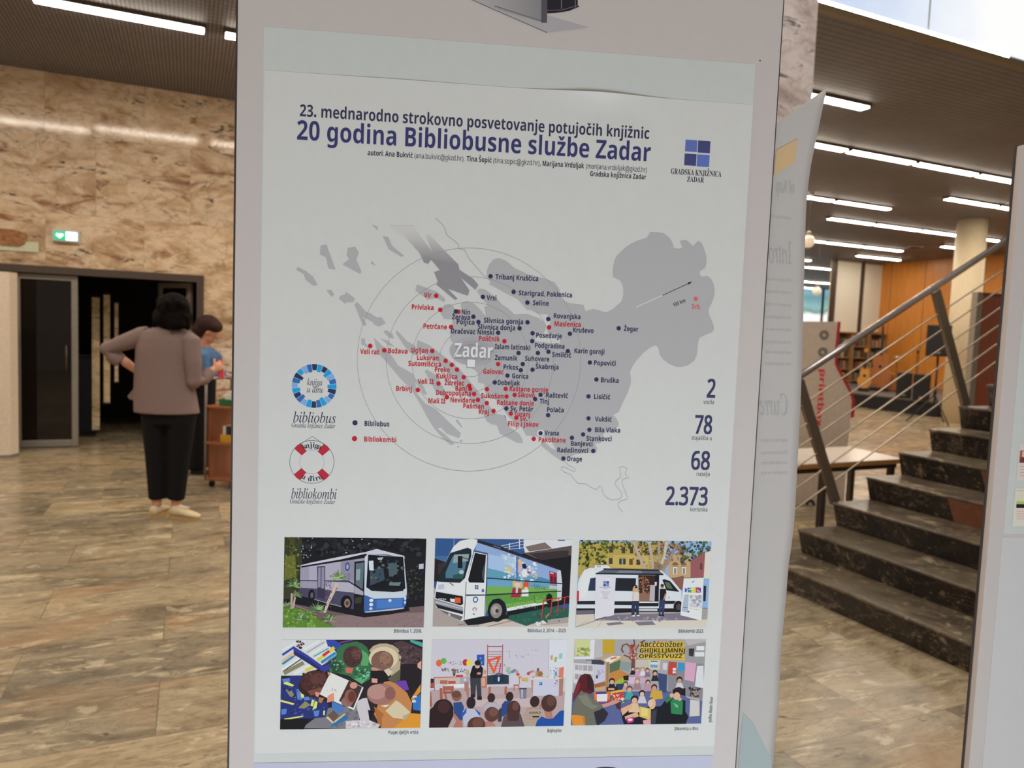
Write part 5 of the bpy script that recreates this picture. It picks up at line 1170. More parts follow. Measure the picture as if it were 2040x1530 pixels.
picture(855, 1060, 7.034, (867.4, 1072), (1131.5, 1247.6), 'Bibliobus 2, 2014. – 2023.', (1051, 1258.6, 1127.8, 1258.6), 'printed photo of a white bus with a painted green and blue side', '''
BG 34568a
R 48689a 60,330,300,460
241e22 40,350 120,380 240,420 200,560 110,690 40,690
3a2c2c 130,440 230,420 190,560 120,600
a89a94 20,700 300,1100 700,1250 1000,1200 2000,1180 2000,1340 20,1340
c4b6ac 700,1290 1040,1215 1360,1310 1500,1250 1600,1300 2000,1260 2000,1340 700,1340
L 9a5a48 10 400,1300 760,1235
L 9a5a48 10 800,1325 1180,1230
1c1a1e 1300,300 2000,180 2000,1000 1500,1000
d8d8da 1325,80 2000,80 2000,185 1720,230 1345,300 1320,200
7a6a66 1345,200 1620,140 1720,225 1400,270
5a4c4a 1310,290 2000,190 2000,320 1500,370
3a3032 1400,300 1950,250 1950,340 1560,390
R 58709c 1800,95,1900,120
L dfe3ea 8 1010,190 1330,122
L dfe3ea 6 1015,222 1330,165
L dfe3ea 6 1040,245 1330,215
L dfe3ea 12 1124,150 1126,240
L dfe3ea 12 1262,90 1268,235
L c8ccd8 5 348,90 345,210
2a5a4c 1080,1140 1640,1000 2000,1080 2000,1180 1600,1230 1360,1310 1060,1200
S 24503f,34685a 1100 1080 1850 1250 30 30
1a181c 470,1220 840,1170 1100,1150 1120,1200 700,1290 540,1300
17161a 1085,1100 1700,980 1880,960 1880,1010 1100,1170
dedcdc 340,200 430,120 600,85 690,110 620,260 520,700 490,1225 440,1245 100,1050 72,900 110,690 290,290
8ea6d0 680,110 1100,260 1600,430 1840,520 1860,720 810,640 820,290 640,250
a4bcdc 830,310 1100,350 1220,600 830,500
b0c4e0 1000,300 1220,360 1220,520 1050,420
5f98b0 815,500 1010,545 1200,590 1500,625 1600,640 1850,700 1855,745 815,700
4a84a8 1480,640 1560,625 1700,680 1850,700 1850,740 1500,700
6c9ec0 812,640 1200,665 1855,715 1852,775 812,765
76a850 806,755 1300,765 1852,765 1848,950 1500,1010 1090,1090 1060,960 980,920 880,940 790,1140
5c9440 800,890 1848,830 1848,900 1085,1000 985,920 880,935 790,1120
S 6a9c44,4f8838,86b45c 1090 840 1700 1010 60 20
e8eae8 1085,1060 1500,985 1500,1000 1720,960 1720,985 1090,1105
S 5c9440 1090 1030 1650 1070 30 12
S b8cce4,dfe6f0,a8c8d8,c8d4e8 1050 300 1250 640 36 30
S e8c878,d8b860 1070 470 1150 560 12 22
S b8d0e8,98bcdc,dfe8f2 1260 420 1500 680 50 28
S e0c070 1480 560 1510 640 5 18
5878b0 1215,330 1260,350 1240,660 1215,650
e0a8b0 1250,380 1300,400 1280,560 1240,560
E e8b868 1265 400 25 30
20202c 1300,440 1345,440 1370,480 1345,510 1310,500
E f0f0f4 1335 570 45 62
b04050 1370,530 1425,560 1420,575 1375,570
L d8a060 8 1330,620 1335,680
a82838 1170,780 1290,790 1275,905 1140,910
E e8b070 1190 715 26 50
E e8b070 1280 735 26 50
E e8c8b0 1235 735 34 42
c8c0d0 1215,745 1245,745 1240,850 1210,850
d85030 1325,690 1395,690 1390,770 1318,770
E e8c0a8 1355 785 28 26
e8e4ea 1300,800 1390,795 1390,895 1290,895
L 345878 7 1470,720 1490,800 1500,730 1520,810
L 345878 7 1530,730 1545,800 1560,740 1575,800 1590,745 1610,805 1625,750
L 5c88a0 5 1420,740 1640,800
a02838 1680,540 1785,570 1785,725 1690,720
5c1c28 1695,610 1730,615 1730,700 1698,695
5c1c28 1745,620 1775,625 1775,705 1745,700
e8d0d4 1690,555 1740,565 1740,580 1692,572
b8bcc0 1680,735 1850,760 1850,790 1680,790
c8ccd4 1790,540 1840,520 1862,720 1850,940 1790,960
1c2c40 805,632 1862,712 1862,724 805,646
1c2c38 800,868 1848,815 1848,828 800,886
2c262c 680,105 1000,200 1840,512 1842,534 1000,246 670,140
7a6a60 900,180 1000,215 1000,228 900,195
1c2830 295,290 540,215 590,240 590,330 500,640 430,705 130,690 110,680
4a7488 230,560 330,330 420,300 520,420 470,640 230,640
8fa0a0 350,310 560,300 545,400 330,430
2c5448 330,600 470,560 470,650 340,650
E a8b8c0 450 555 34 30
L 101418 10 410,330 560,380
18181c 400,330 465,330 465,500 400,500
L 101418 9 290,705 340,745
e4e4ea 630,270 815,310 785,1165 490,1225 520,690
16141a 640,285 795,315 770,705 560,700 545,660
4c4c54 740,560 780,420 770,690 745,640
L 2c2a30 8 815,300 800,700 775,1165
L 2c2a30 8 520,690 490,1220
3a4458 515,868 790,868 790,884 515,890
R 3c4a80 638,737,660,763
R 5464a0 664,737,688,763
R 5464a0 638,767,660,795
R 3c4a80 664,767,688,795
5c6c9c 735,790 770,795 770,835 735,835
E 2c5088 648 940 38 45
E e4e4ea 648 940 23 28
E b08090 637 1075 34 28
E e4e4ea 637 1080 20 18
R 8c3c44 610,1135,640,1150
b8bcd0 130,740 210,730 210,790 120,800
1c1a1e 95,830 470,895 475,1000 440,1020 85,920
T c8c8cc SETRA 128 948 240 26
d0d0d4 290,925 360,930 355,980 300,970
e05a30 360,908 440,915 440,988 355,985
E f4e8e0 330 950 26 24
8c8c94 72,930 470,1050 475,1105 95,1010
b8b8c0 90,960 460,1060 465,1075 95,985
201e22 85,1000 475,1108 470,1145 120,1060
6a6468 150,1080 300,1130 470,1180 440,1235 200,1120
c8c4c4 270,1130 300,1140 295,1170 270,1160
E 17161a 950 1090 132 168
E 8c8480 938 1095 84 108
E a89c98 925 1085 50 62
E 3a3434 950 1098 24 30
E 17161a 1680 930 46 76
L c83038 16 1568,1205 1600,960 1720,930
L c83038 14 1720,930 1695,1170
L c83038 14 1815,910 1790,1120 1860,1100
L c83038 14 1900,900 1880,1100
L c83038 12 1600,950 1960,895
L d8a040 12 1630,1195 1680,1130
S d8d4d0 1500 1240 1620 1300 6 40
''', 2)
picture(1135, 1060, 7.034, (1154, 1075.5), (1407, 1248.5), 'Bibliokombi 2023.', (1351, 1259.6, 1400.7, 1259.6), 'printed photo of a white van with two people in a town square', '''
BG 8fb0d8
b49c50 80,150 1330,130 1330,560 80,640
c4ac60 420,330 1100,310 1100,500 420,510
c0a078 1380,330 1690,300 1690,640 1380,640
R 4a3c34 550,190,605,285
R 4a3c34 725,205,775,295
R 4a3c34 840,205,885,295
R 4a3c34 545,360,598,445
R 3c3a30 690,370,780,450
R 8ca0a8 725,375,745,448
R 6a4838 830,372,880,455
R 4a3c34 1050,220,1095,300
R 4a3c34 385,350,430,450
R 4a3c34 930,380,985,455
L 8a7444 8 530,345 610,345
L 8a7444 8 680,358 790,358
S 3c4a22,55602a,2c3218,7c8030,a8983c 100 100 520 470 150 30
S 3c4a22,55602a,4c5426 440 100 900 250 50 26
S 6a5a3a,8a6a48,4c5426,383c20 900 110 1650 320 110 28
S b08060,9a6a48 1300 150 1560 400 40 24
S 4c5a44,5c6a3a,30402c 1560 120 1960 420 70 30
S 8fb0d8,a8c0e0 700 100 1200 150 12 20
b8a494 865,110 915,115 965,270 1085,500 1030,505 935,320
b8a494 1085,110 1130,130 1185,500 1145,510
c4b4a4 1330,120 1380,120 1335,350 1270,510 1215,515 1300,330
a89484 1225,120 1265,130 1260,400 1225,420
8a7460 1180,420 1290,440 1290,520 1170,520
9c8674 1430,260 1475,250 1400,420 1320,520 1275,520
S 6a5a4c,d0c4b8 880 130 1380 480 30 16
e0d8c8 1440,480 1500,480 1500,585 1440,585
R 8c8478 1455,500,1487,580
8a5a48 1432,460 1440,435 1475,420 1508,435 1516,462
e0d8c8 1562,480 1622,480 1622,585 1562,585
R 8c8478 1577,500,1609,580
8a5a48 1555,460 1562,435 1592,420 1622,435 1630,462
R 7a5a48 1420,640,1580,700
985a5c 1690,400 1890,270 1890,640 1690,640
R 5a3c40 1820,430,1850,520
d8d0c4 1890,280 2000,250 2000,650 1870,640
8a5a50 1440,650 1590,610 1590,800 1480,800
a49a98 40,1100 2000,1060 2000,1340 40,1340
cfc4b4 40,1150 330,1140 340,1230 40,1330
d2c8ba 380,1235 2000,1215 2000,1340 60,1340
7c7280 350,1210 640,1150 1550,1130 1850,1225 700,1235
S 8c8490,a09aa0 500 1180 1500 1230 24 26
7c7280 500,1270 700,1250 760,1280 540,1300
7c7280 900,1250 1150,1240 1200,1290 960,1300
L b4a898 6 380,1320 480,1210
L b4a898 6 130,1300 260,1220
d4d8e4 110,700 150,600 200,520 290,490 1280,530 1420,650 1560,820 1565,1060 620,1060 88,1060
e0e4ee 150,640 200,560 340,510 360,640 270,640 230,900 130,900
1e1c22 88,1060 1550,1060 1550,1112 960,1110 620,1130 88,1140
6c6470 88,1090 340,1085 330,1140 88,1150
e8e8ee 345,455 520,455 580,500 345,498
T 3c4a80 KZA 378 484 432 18
5c6070 470,520 1250,535 1310,590 360,570
787c8c 700,528 1000,534 1020,575 640,570
1f1f28 360,565 1305,575 1305,598 360,584
2a2a32 470,500 1250,524 1250,540 470,522
2a3850 285,640 360,630 360,815 252,815
24222c 640,635 925,640 915,822 630,816
1e1c24 1290,660 1330,655 1400,680 1530,830 1350,810
5c6a50 1320,690 1390,700 1440,790 1360,780
38241f 955,595 1245,600 1240,965 960,965
S 8a4a3c,a87850,5a3a30,c09060,6a4a50 965 620 1110 850 90 13
L a07048 12 1022,610 1018,852
L a07048 8 960,850 1110,855
L 7c5848 6 960,700 1110,705
L 7c5848 6 960,775 1110,780
8c6858 960,856 1110,862 1110,962 960,962
b4acb0 1120,735 1190,735 1182,960 1110,952
1c1820 1190,600 1248,590 1238,1030 1192,1030
d0ccd0 1185,690 1215,690 1210,745 1185,745
26242c 98,958 352,955 350,1005 100,1005
26242c 615,962 870,962 870,1015 615,1012
26242c 1325,955 1480,955 1450,1000 1325,1000
1c1a20 962,985 1232,985 1232,1032 962,1032
e4e4e8 962,966 1232,966 1232,983 962,983
d8d8dc 960,1040 1222,1040 1222,1056 960,1056
c8c8ce 960,1068 1222,1068 1222,1098 960,1096
c83038 98,815 127,815 124,955 93,955
L b4b8c4 6 940,600 945,960
E 1c1a1e 1512 1035 66 82
E 4c484c 1520 1040 36 46
E 8890a0 1382 910 10 10
d8d4dc 360,590 637,630 614,1155 345,1218
S dcd8de 380 640 600 1100 6 60
R 6c84c0 465,680,503,715
R 46568c 507,680,546,715
R 46568c 465,718,503,752
R 6c84c0 507,718,546,752
L a09ca8 8 412,766 575,766
L a09ca8 7 465,785 525,785
L b0acb8 7 430,828 565,828
L b0acb8 7 440,845 555,845
L b0acb8 7 460,862 530,862
L b0acb8 7 455,882 535,882
L b0acb8 7 460,902 530,902
L b0acb8 7 458,920 532,920
1c1c24 345,1218 520,1170 505,1180 370,1222
dde2ec 1590,640 1870,632 1838,1232 1543,1155
a8b4c4 1600,870 1660,860 1650,1120 1560,1100
R 4c80b8 1705,685,1722,702
R 8cb0d0 1724,672,1742,690
3a5ab0 1605,775 1670,770 1668,838 1605,835
50a060 1668,772 1695,768 1694,842 1668,838
c8cc50 1695,766 1760,765 1758,842 1694,842
c84858 1758,766 1800,765 1798,842 1758,842
6050a0 1798,768 1832,772 1832,838 1798,842
S d8e0f0 1610 780 1820 830 16 14
c8c4c8 1680,870 1850,880 1840,1060 1670,1040
S 9aa0b0,e8e8f0 1690 890 1830 1040 20 30
L 3c4a60 7 1580,1045 1640,1050
L d0b040 10 1680,1060 1700,1062
L d0b040 10 1720,1068 1740,1070
L d0b040 10 1755,1075 1775,1077
L d0b040 10 1790,1080 1808,1082
E 2c3444 1655 1107 14 9
S b09858,c8b070 845 1160 960 1175 4 10
E c8a878 915 800 40 62
E d8a890 925 772 19 25
3a1c20 905,760 945,760 945,778 905,778
E 5a3a30 925 748 20 12
d8ccc4 878,830 965,830 965,960 868,962
d0c0b8 878,840 900,840 885,965 862,965
2c3450 865,955 965,955 962,1152 928,1152 915,1010 898,1155 858,1155
E e0e0e4 888 1165 22 10
E e0e0e4 955 1160 18 9
E b07860 1290 752 23 30
E 4a3028 1290 735 23 16
1c1a22 1272,740 1310,740 1310,756 1272,756
1c1a1e 1255,790 1340,788 1348,850 1325,942 1252,940
c08870 1330,850 1350,850 1330,930 1300,940
303c60 1248,935 1330,940 1312,1158 1285,1158 1278,1030 1262,1150 1240,1150
E 1c1a20 1260 1158 20 9
E 1c1a20 1298 1160 18 9
2a2a30 1870,750 1905,750 1895,960 1865,960
''', 3)
picture(540, 1260, 6.58, (561.5, 1274), (837, 1448.6), 'Posjet dječjih vrtića', (774, 1461, 833, 1461), 'printed photo of four children bent over a picture book', '''
BG 2a2428
d0d2d2 120,70 740,70 870,280 600,480 400,560 120,560
L 3848a0 30 150,290 300,190
L e4e2dc 24 150,230 340,120
L d8b890 34 150,370 300,260
L c85060 20 230,350 340,280
L 3a80b8 30 150,410 290,310
L e8e6e4 50 150,490 380,330
L 3c3a48 14 160,505 400,340
L 8a8464 56 170,530 430,390
L e4e4e0 40 300,540 560,395
L d8c840 40 450,490 600,430
3a4098 290,170 480,290 690,440 850,360 870,400 700,520 560,430 300,260
26306c 300,230 480,330 660,470 600,470 300,280
3848a0 720,80 830,90 950,170 900,240 740,170
L e6e4e0 30 430,220 640,100
L 9a8a98 12 470,260 700,120
L e4e4e8 26 510,290 740,150
L 40a0b0 16 560,310 760,200
L d8dce8 24 580,340 780,210
L d8c840 42 610,360 720,280
L c83c3c 40 680,300 770,235
L d8c840 46 770,240 830,190
L 3a80b8 38 660,390 850,260
L 66b0b8 24 740,360 850,290
L 6a4aa0 12 700,420 860,300
S 5a3038,38283a,f0e8e4 340 90 450 220 30 18
L 7a3c98 18 900,130 1080,90
7c7880 760,980 1160,960 1160,1250 400,1250
S 6c6872,88848c 800 1000 1140 1230 20 34
3a6c46 860,230 900,180 960,140 1120,110 1200,140 1260,190 1310,330 1310,600 1190,670 1020,560 760,500 790,380 860,320
58a068 1190,220 1260,270 1290,330 1270,430 1180,430
5ca870 1080,600 1300,560 1190,670
2c4a38 760,420 880,360 960,480 830,540
S 2c5038,4c8458,86a890 780 360 960 520 26 22
S 2c5038,4c9068,7cc0a0 1100 450 1290 600 36 24
E 4c3230 1072 310 128 148
E 6a4844 1120 270 60 80
S 5a3e3a,3a2624 960 200 1180 420 40 18
c8685c 975,450 1078,460 1060,530 985,520
b8a488 1285,230 1340,170 1420,140 1520,138 1600,160 1670,210 1710,300 1690,480 1600,580 1480,480
E d4c4a4 1475 330 195 160
E 7c5a4c 1460 365 150 140
E 946e5c 1500 330 80 90
S 8a6454,6a4840 1360 270 1600 480 36 18
c08a78 1315,440 1450,480 1380,495 1315,492
1e1a1c 1310,490 1500,500 1570,560 1560,640 1400,650 1300,620
5e5848 1530,600 1700,470 1690,620 1600,660
d0c0b0 1480,490 1540,460 1600,510 1540,570
d89c8c 1320,590 1395,600 1395,655 1320,650
4c3a3e 1600,130 1720,100 2000,220 2000,420 1720,420 1700,250
S 5c484c,3a2a2e 1680 140 1960 400 36 34
4aa090 1820,80 2000,130 2000,190 1830,120
241c20 1700,410 2000,400 2000,660 1830,780 1700,600
d8a088 1920,400 1970,360 1970,480 1920,450
6a40a0 1610,650 1700,625 1770,620 1810,740 1700,770
d89030 1590,1260 1830,1050 2000,1060 2000,1260
d88c30 1835,860 1960,670 1960,770 1850,890
3870b8 1860,880 1960,790 1960,1020 1860,1000
S c8d8e8 1860 820 1950 900 6 24
c0804c 1480,640 1560,630 1640,665 1780,780 1850,920 1830,1060 1600,1250 1450,1250 1350,1060 1420,900
a86838 1350,960 1480,1060 1450,1130 1460,1240 1400,1180
d0c0a0 1640,880 1700,920 1830,1040 1760,1130 1600,1110 1500,1020
b4a484 1720,1090 1830,1040 1760,1140
c8c0c4 1140,890 1200,855 1260,850 1300,1000 1290,1140 1430,1200 1400,1250 980,1250 980,1150 1170,1140 1120,960
S dcd4d8,aca4ac 1000 1150 1400 1230 20 30
1c1a20 1270,1000 1340,1040 1310,1140 1290,1130
E a07068 1450 800 195 150
E b48880 1390 770 130 105
E 8c5c54 1560 790 70 90
e8e8ec 1440,950 1560,940 1500,970
2c3474 150,600 300,560 400,560 480,720 620,830 760,930 720,1100 500,1120 100,1140 100,600
5a80c8 150,600 250,590 250,640 160,650
5a80c8 330,740 400,720 420,880 350,870
5a80c8 430,840 500,830 510,880 440,880
5a80c8 140,1000 210,990 200,1060 140,1070
5a80c8 560,1020 640,1010 620,1090 570,1090
8a8868 190,740 260,730 330,850 250,830
8a8868 360,980 450,890 520,940 440,990
S 202858,46549c 160 680 700 1100 40 26
d8dc70 175,650 210,635 305,680 285,702 165,665
d8dc70 120,870 310,920 295,942 120,895
d8dc70 388,770 440,785 432,852 398,842
d8dc70 540,870 572,880 552,960 520,950
d8dc70 580,890 612,900 600,980 545,1010
d8dc70 175,1120 420,1080 425,1096 190,1140
d8dc70 690,1010 712,1020 705,1080 685,1070
1c181a 100,1130 500,1120 430,1260 100,1260
E 3a2022 560 700 200 150
E 4a2c2a 588 640 200 160
E 5e3a36 620 600 110 80
S 5a3632,3c2220,6c4640 420 520 740 740 40 18
7a4a40 480,760 740,690 650,800 520,815
d89080 580,770 645,780 622,835 590,828
b87830 630,840 700,850 660,920 625,900
4a78b8 800,890 960,960 940,1030 880,1040 800,1000
6a5448 740,1090 820,1020 885,1080 822,1172
d0c4a8 722,1105 750,1090 830,1175 810,1185
3070a0 785,1235 830,1160 970,1060 1015,1120 870,1200
d0b890 820,1160 960,1050 985,1060 840,1172
e8e4de 780,520 1020,620 1215,712 1090,1008 830,895 640,800
dedad4 790,520 1020,620 890,890 650,800
4a3030 1022,622 1195,708 1080,982 892,888
E 8c6a64 1000 900 80 70
E 8c5a50 1040 830 76 100
E 6a3830 1060 830 50 76
E c89080 1085 685 50 46
S 4a4650 740 720 870 770 10 8
e09078 735,910 745,820 825,780 832,882 780,900
e09078 745,500 790,540 770,560 745,530
''', 4)
picture(840, 1260, 6.8, (860.5, 1273.5), (1122, 1445), 'Bajkoplov', (1090.4, 1457.4, 1118.5, 1457.4), 'printed photo of a storyteller before seated children', '''
BG c8c2cc
b49c9c 60,780 700,740 1500,740 2000,800 2000,1290 60,1290
c4aeae 640,900 1500,880 1500,1000 700,1000
d4d4dc 1720,70 2000,70 2000,600 1715,600
b8b4bc 1715,70 1728,70 1722,600 1712,600
E d86838 235 408 40 48
L c84830 5 235,456 262,462
E 6aa850 298 380 38 42
E b83040 592 400 38 46
E e8d040 643 405 38 46
S 5a5060,7a6a78 330 380 540 430 26 8
S 8a5a60,506a58,40588a,a84a50 250 480 590 540 34 15
L a05048 11 894,160 890,580
L a05048 11 1098,155 1090,580
L a05048 14 893,185 1098,185
L a05048 7 893,255 1097,255
L a05048 7 893,290 1097,290
L a05048 7 893,322 1096,322
L a05048 7 893,355 1096,355
L a05048 7 892,390 1095,390
L a05048 7 892,420 1095,420
L a05048 7 892,450 1094,450
L a05048 7 892,485 1094,485
L a05048 7 891,515 1093,515
L a05048 7 891,545 1092,545
L e05a30 30 885,378 975,355 1068,318
L e05a30 30 905,375 950,470 980,535
L e05a30 28 1050,335 1010,440 975,535
L c83060 16 1070,410 1050,540
2c58a8 748,297 850,293 848,440 745,440
E c8c060 798 342 12 7
S c8d0e0 770 390 830 410 5 8
b8b0a0 600,500 640,500 650,600 600,600
E c0a070 618 540 22 40
E c09868 855 530 20 36
b86a50 170,600 520,590 520,600 180,612
c8b0a8 180,610 520,600 520,680 190,690
R b06848 250,640,350,690
R b85848 360,650,460,690
L a05848 10 170,600 175,780
R c03c3c 465,570,560,600
E 6a7048 440 530 22 50
R 5a3c38 425,550,455,580
a89ca8 520,600 650,600 650,690 520,695
R c8d0d8 570,615,600,650
a87868 580,670 635,660 640,890 622,890 600,790 580,780
2c2830 118,620 165,620 165,740 118,745
b84838 118,680 165,675 165,730 118,735
b07060 810,590 880,585 880,740 810,740
R d8a080 815,610,860,720
1c181e 690,450 740,435 800,440 832,480 825,570 800,625 660,625 655,560
3c3a42 655,610 800,610 812,905 755,905 738,690 725,870 668,870
22202a 665,830 725,830 722,872 666,872
22202a 752,860 815,860 815,908 752,908
E d0a090 755 455 32 26
E 241c1e 758 405 42 36
E c08078 775 548 30 19
2a3a40 885,580 960,570 1060,548 1180,575 1180,690 885,697
20304a 965,582 1120,577 1120,670 970,675
E c0c8d0 1043 625 14 36
E 7a5a70 1045 555 40 18
c8bcc4 885,700 1190,693 1190,722 885,728
b06048 905,728 935,728 930,835 905,835
b06048 1125,725 1155,725 1150,835 1120,835
b8a4a4 940,730 1120,730 1110,830 940,835
E b0b080 1175 485 30 24
E 88b0a0 1165 515 24 20
E 88b0a0 1190 540 26 20
E 6a80a0 1230 525 24 20
E 6a80a0 1255 508 22 20
E c09080 1285 525 24 20
E b85048 1302 562 24 20
E d89070 1330 600 24 18
E c06850 1380 632 26 20
E a8b090 1420 645 26 20
E c04848 1445 550 22 24
E d06a58 1475 530 20 18
E b88898 1508 520 18 16
b86850 1245,700 1320,700 1320,780 1308,780 1308,720 1257,720 1257,780 1245,780
L b86850 9 1320,600 1325,700
R d8a848 1350,610,1440,640
7c7888 1322,750 1422,750 1416,888 1330,888
b0aebc 1345,760 1372,760 1370,880 1348,880
3a3840 1322,748 1422,748 1422,762 1322,762
d8c8c4 1460,625 1480,600 1905,595 1905,628 1500,638
c4c4d4 1510,632 1862,622 1855,852 1505,852
a87868 1860,622 1920,612 1905,850 1855,852
c08878 1480,640 1512,632 1505,820 1490,800
R 3a6ab0 1592,665,1632,708
R c4c4d4 1602,675,1612,690
S 98808c 1800 640 1860 720 8 16
R b49068 1540,520,1630,590
E 9a6a3c 1605 555 36 36
E 7a4a48 1575 500 16 26
S f0e8e4,a89088 1500 585 1850 610 26 12
b8a060 1745,310 1775,300 1770,370 1745,360
a0b060 1800,330 1835,325 1825,395 1792,390
8cc0b8 1860,290 1905,275 1900,345 1858,350
S 9aa0b0,8890a4 1140 230 1560 340 20 9
S 88b8b0 1090 420 1140 450 5 16
S 606880 1720 460 1890 580 60 6
R 6a98b8 1800,525,1832,585
d87860 1860,480 1925,460 1915,605 1855,605
a85c48 245,740 280,740 285,905 250,905
e0d4d4 230,735 370,690 580,685 572,735 270,745
R e8e8ec 440,690,575,735
a86050 280,720 435,715 435,775 290,780
a86050 290,770 315,770 350,900 325,900
96503e 290,800 430,795 430,815 290,820
a05040 400,775 425,775 430,860 405,860
a05848 108,800 130,800 140,1000 108,1000
E 8a5a48 475 855 66 70
E 6a4438 470 830 60 50
2c4a84 430,945 540,935 572,1000 550,1190 440,1140
E 2c2024 668 945 62 84
b8b8c8 555,1060 620,1020 720,1025 795,1100 770,1190 570,1270
2c58b0 540,1090 610,1020 605,1075 550,1140
2c58b0 710,1020 795,1085 785,1125 740,1060
E 3a2624 942 878 52 66
b4acb4 835,990 900,935 1000,940 1052,1000 1045,1070 850,1060
E 33221f 1190 862 52 66
2c4888 1085,970 1130,920 1200,930 1185,1090 1070,1140
3a3a44 1040,1040 1090,1010 1080,1200 1030,1200
E 3a2624 1530 930 66 78
b09888 1390,1120 1430,1030 1500,1010 1600,1030 1630,1140 1560,1260 1400,1260
L 8a7870 6 1420,1120 1600,1125
L 8a7870 6 1420,1160 1600,1165
T 2a2428 DONALD 1456 1092 1610 30
R 2a2428 1500,1120,1590,1142
5a4a4c 1070,1290 1110,1130 1200,1090 1340,1100 1400,1290
4a302e 1150,1030 1335,1030 1310,1190 1170,1190
E 4a302e 1242 1020 95 108
E 6a443c 1270 990 46 60
E 5a3a34 950 1100 100 106
E 744c42 970 1070 60 66
b07868 860,1210 950,1200 1000,1260 860,1270
b07868 1650,1040 1760,1060 1775,1160 1690,1160
E 4a302c 1722 950 108 122
E 60403a 1750 920 60 76
E b07868 1608 1000 20 30
1f4c9c 1530,1290 1560,1190 1620,1130 1700,1165 1780,1155 1870,1060 1960,1040 1960,1290
b07060 415,1080 440,1080 545,1210 560,1290 420,1290 470,1200
2e1c1e 140,1010 430,1000 430,1120 350,1290 60,1290 60,1100
E 2e1c1e 290 1035 138 145
E 46292a 300 1000 80 90
E 5a3428 740 1245 122 116
E 70463a 760 1215 76 70
''', 5)
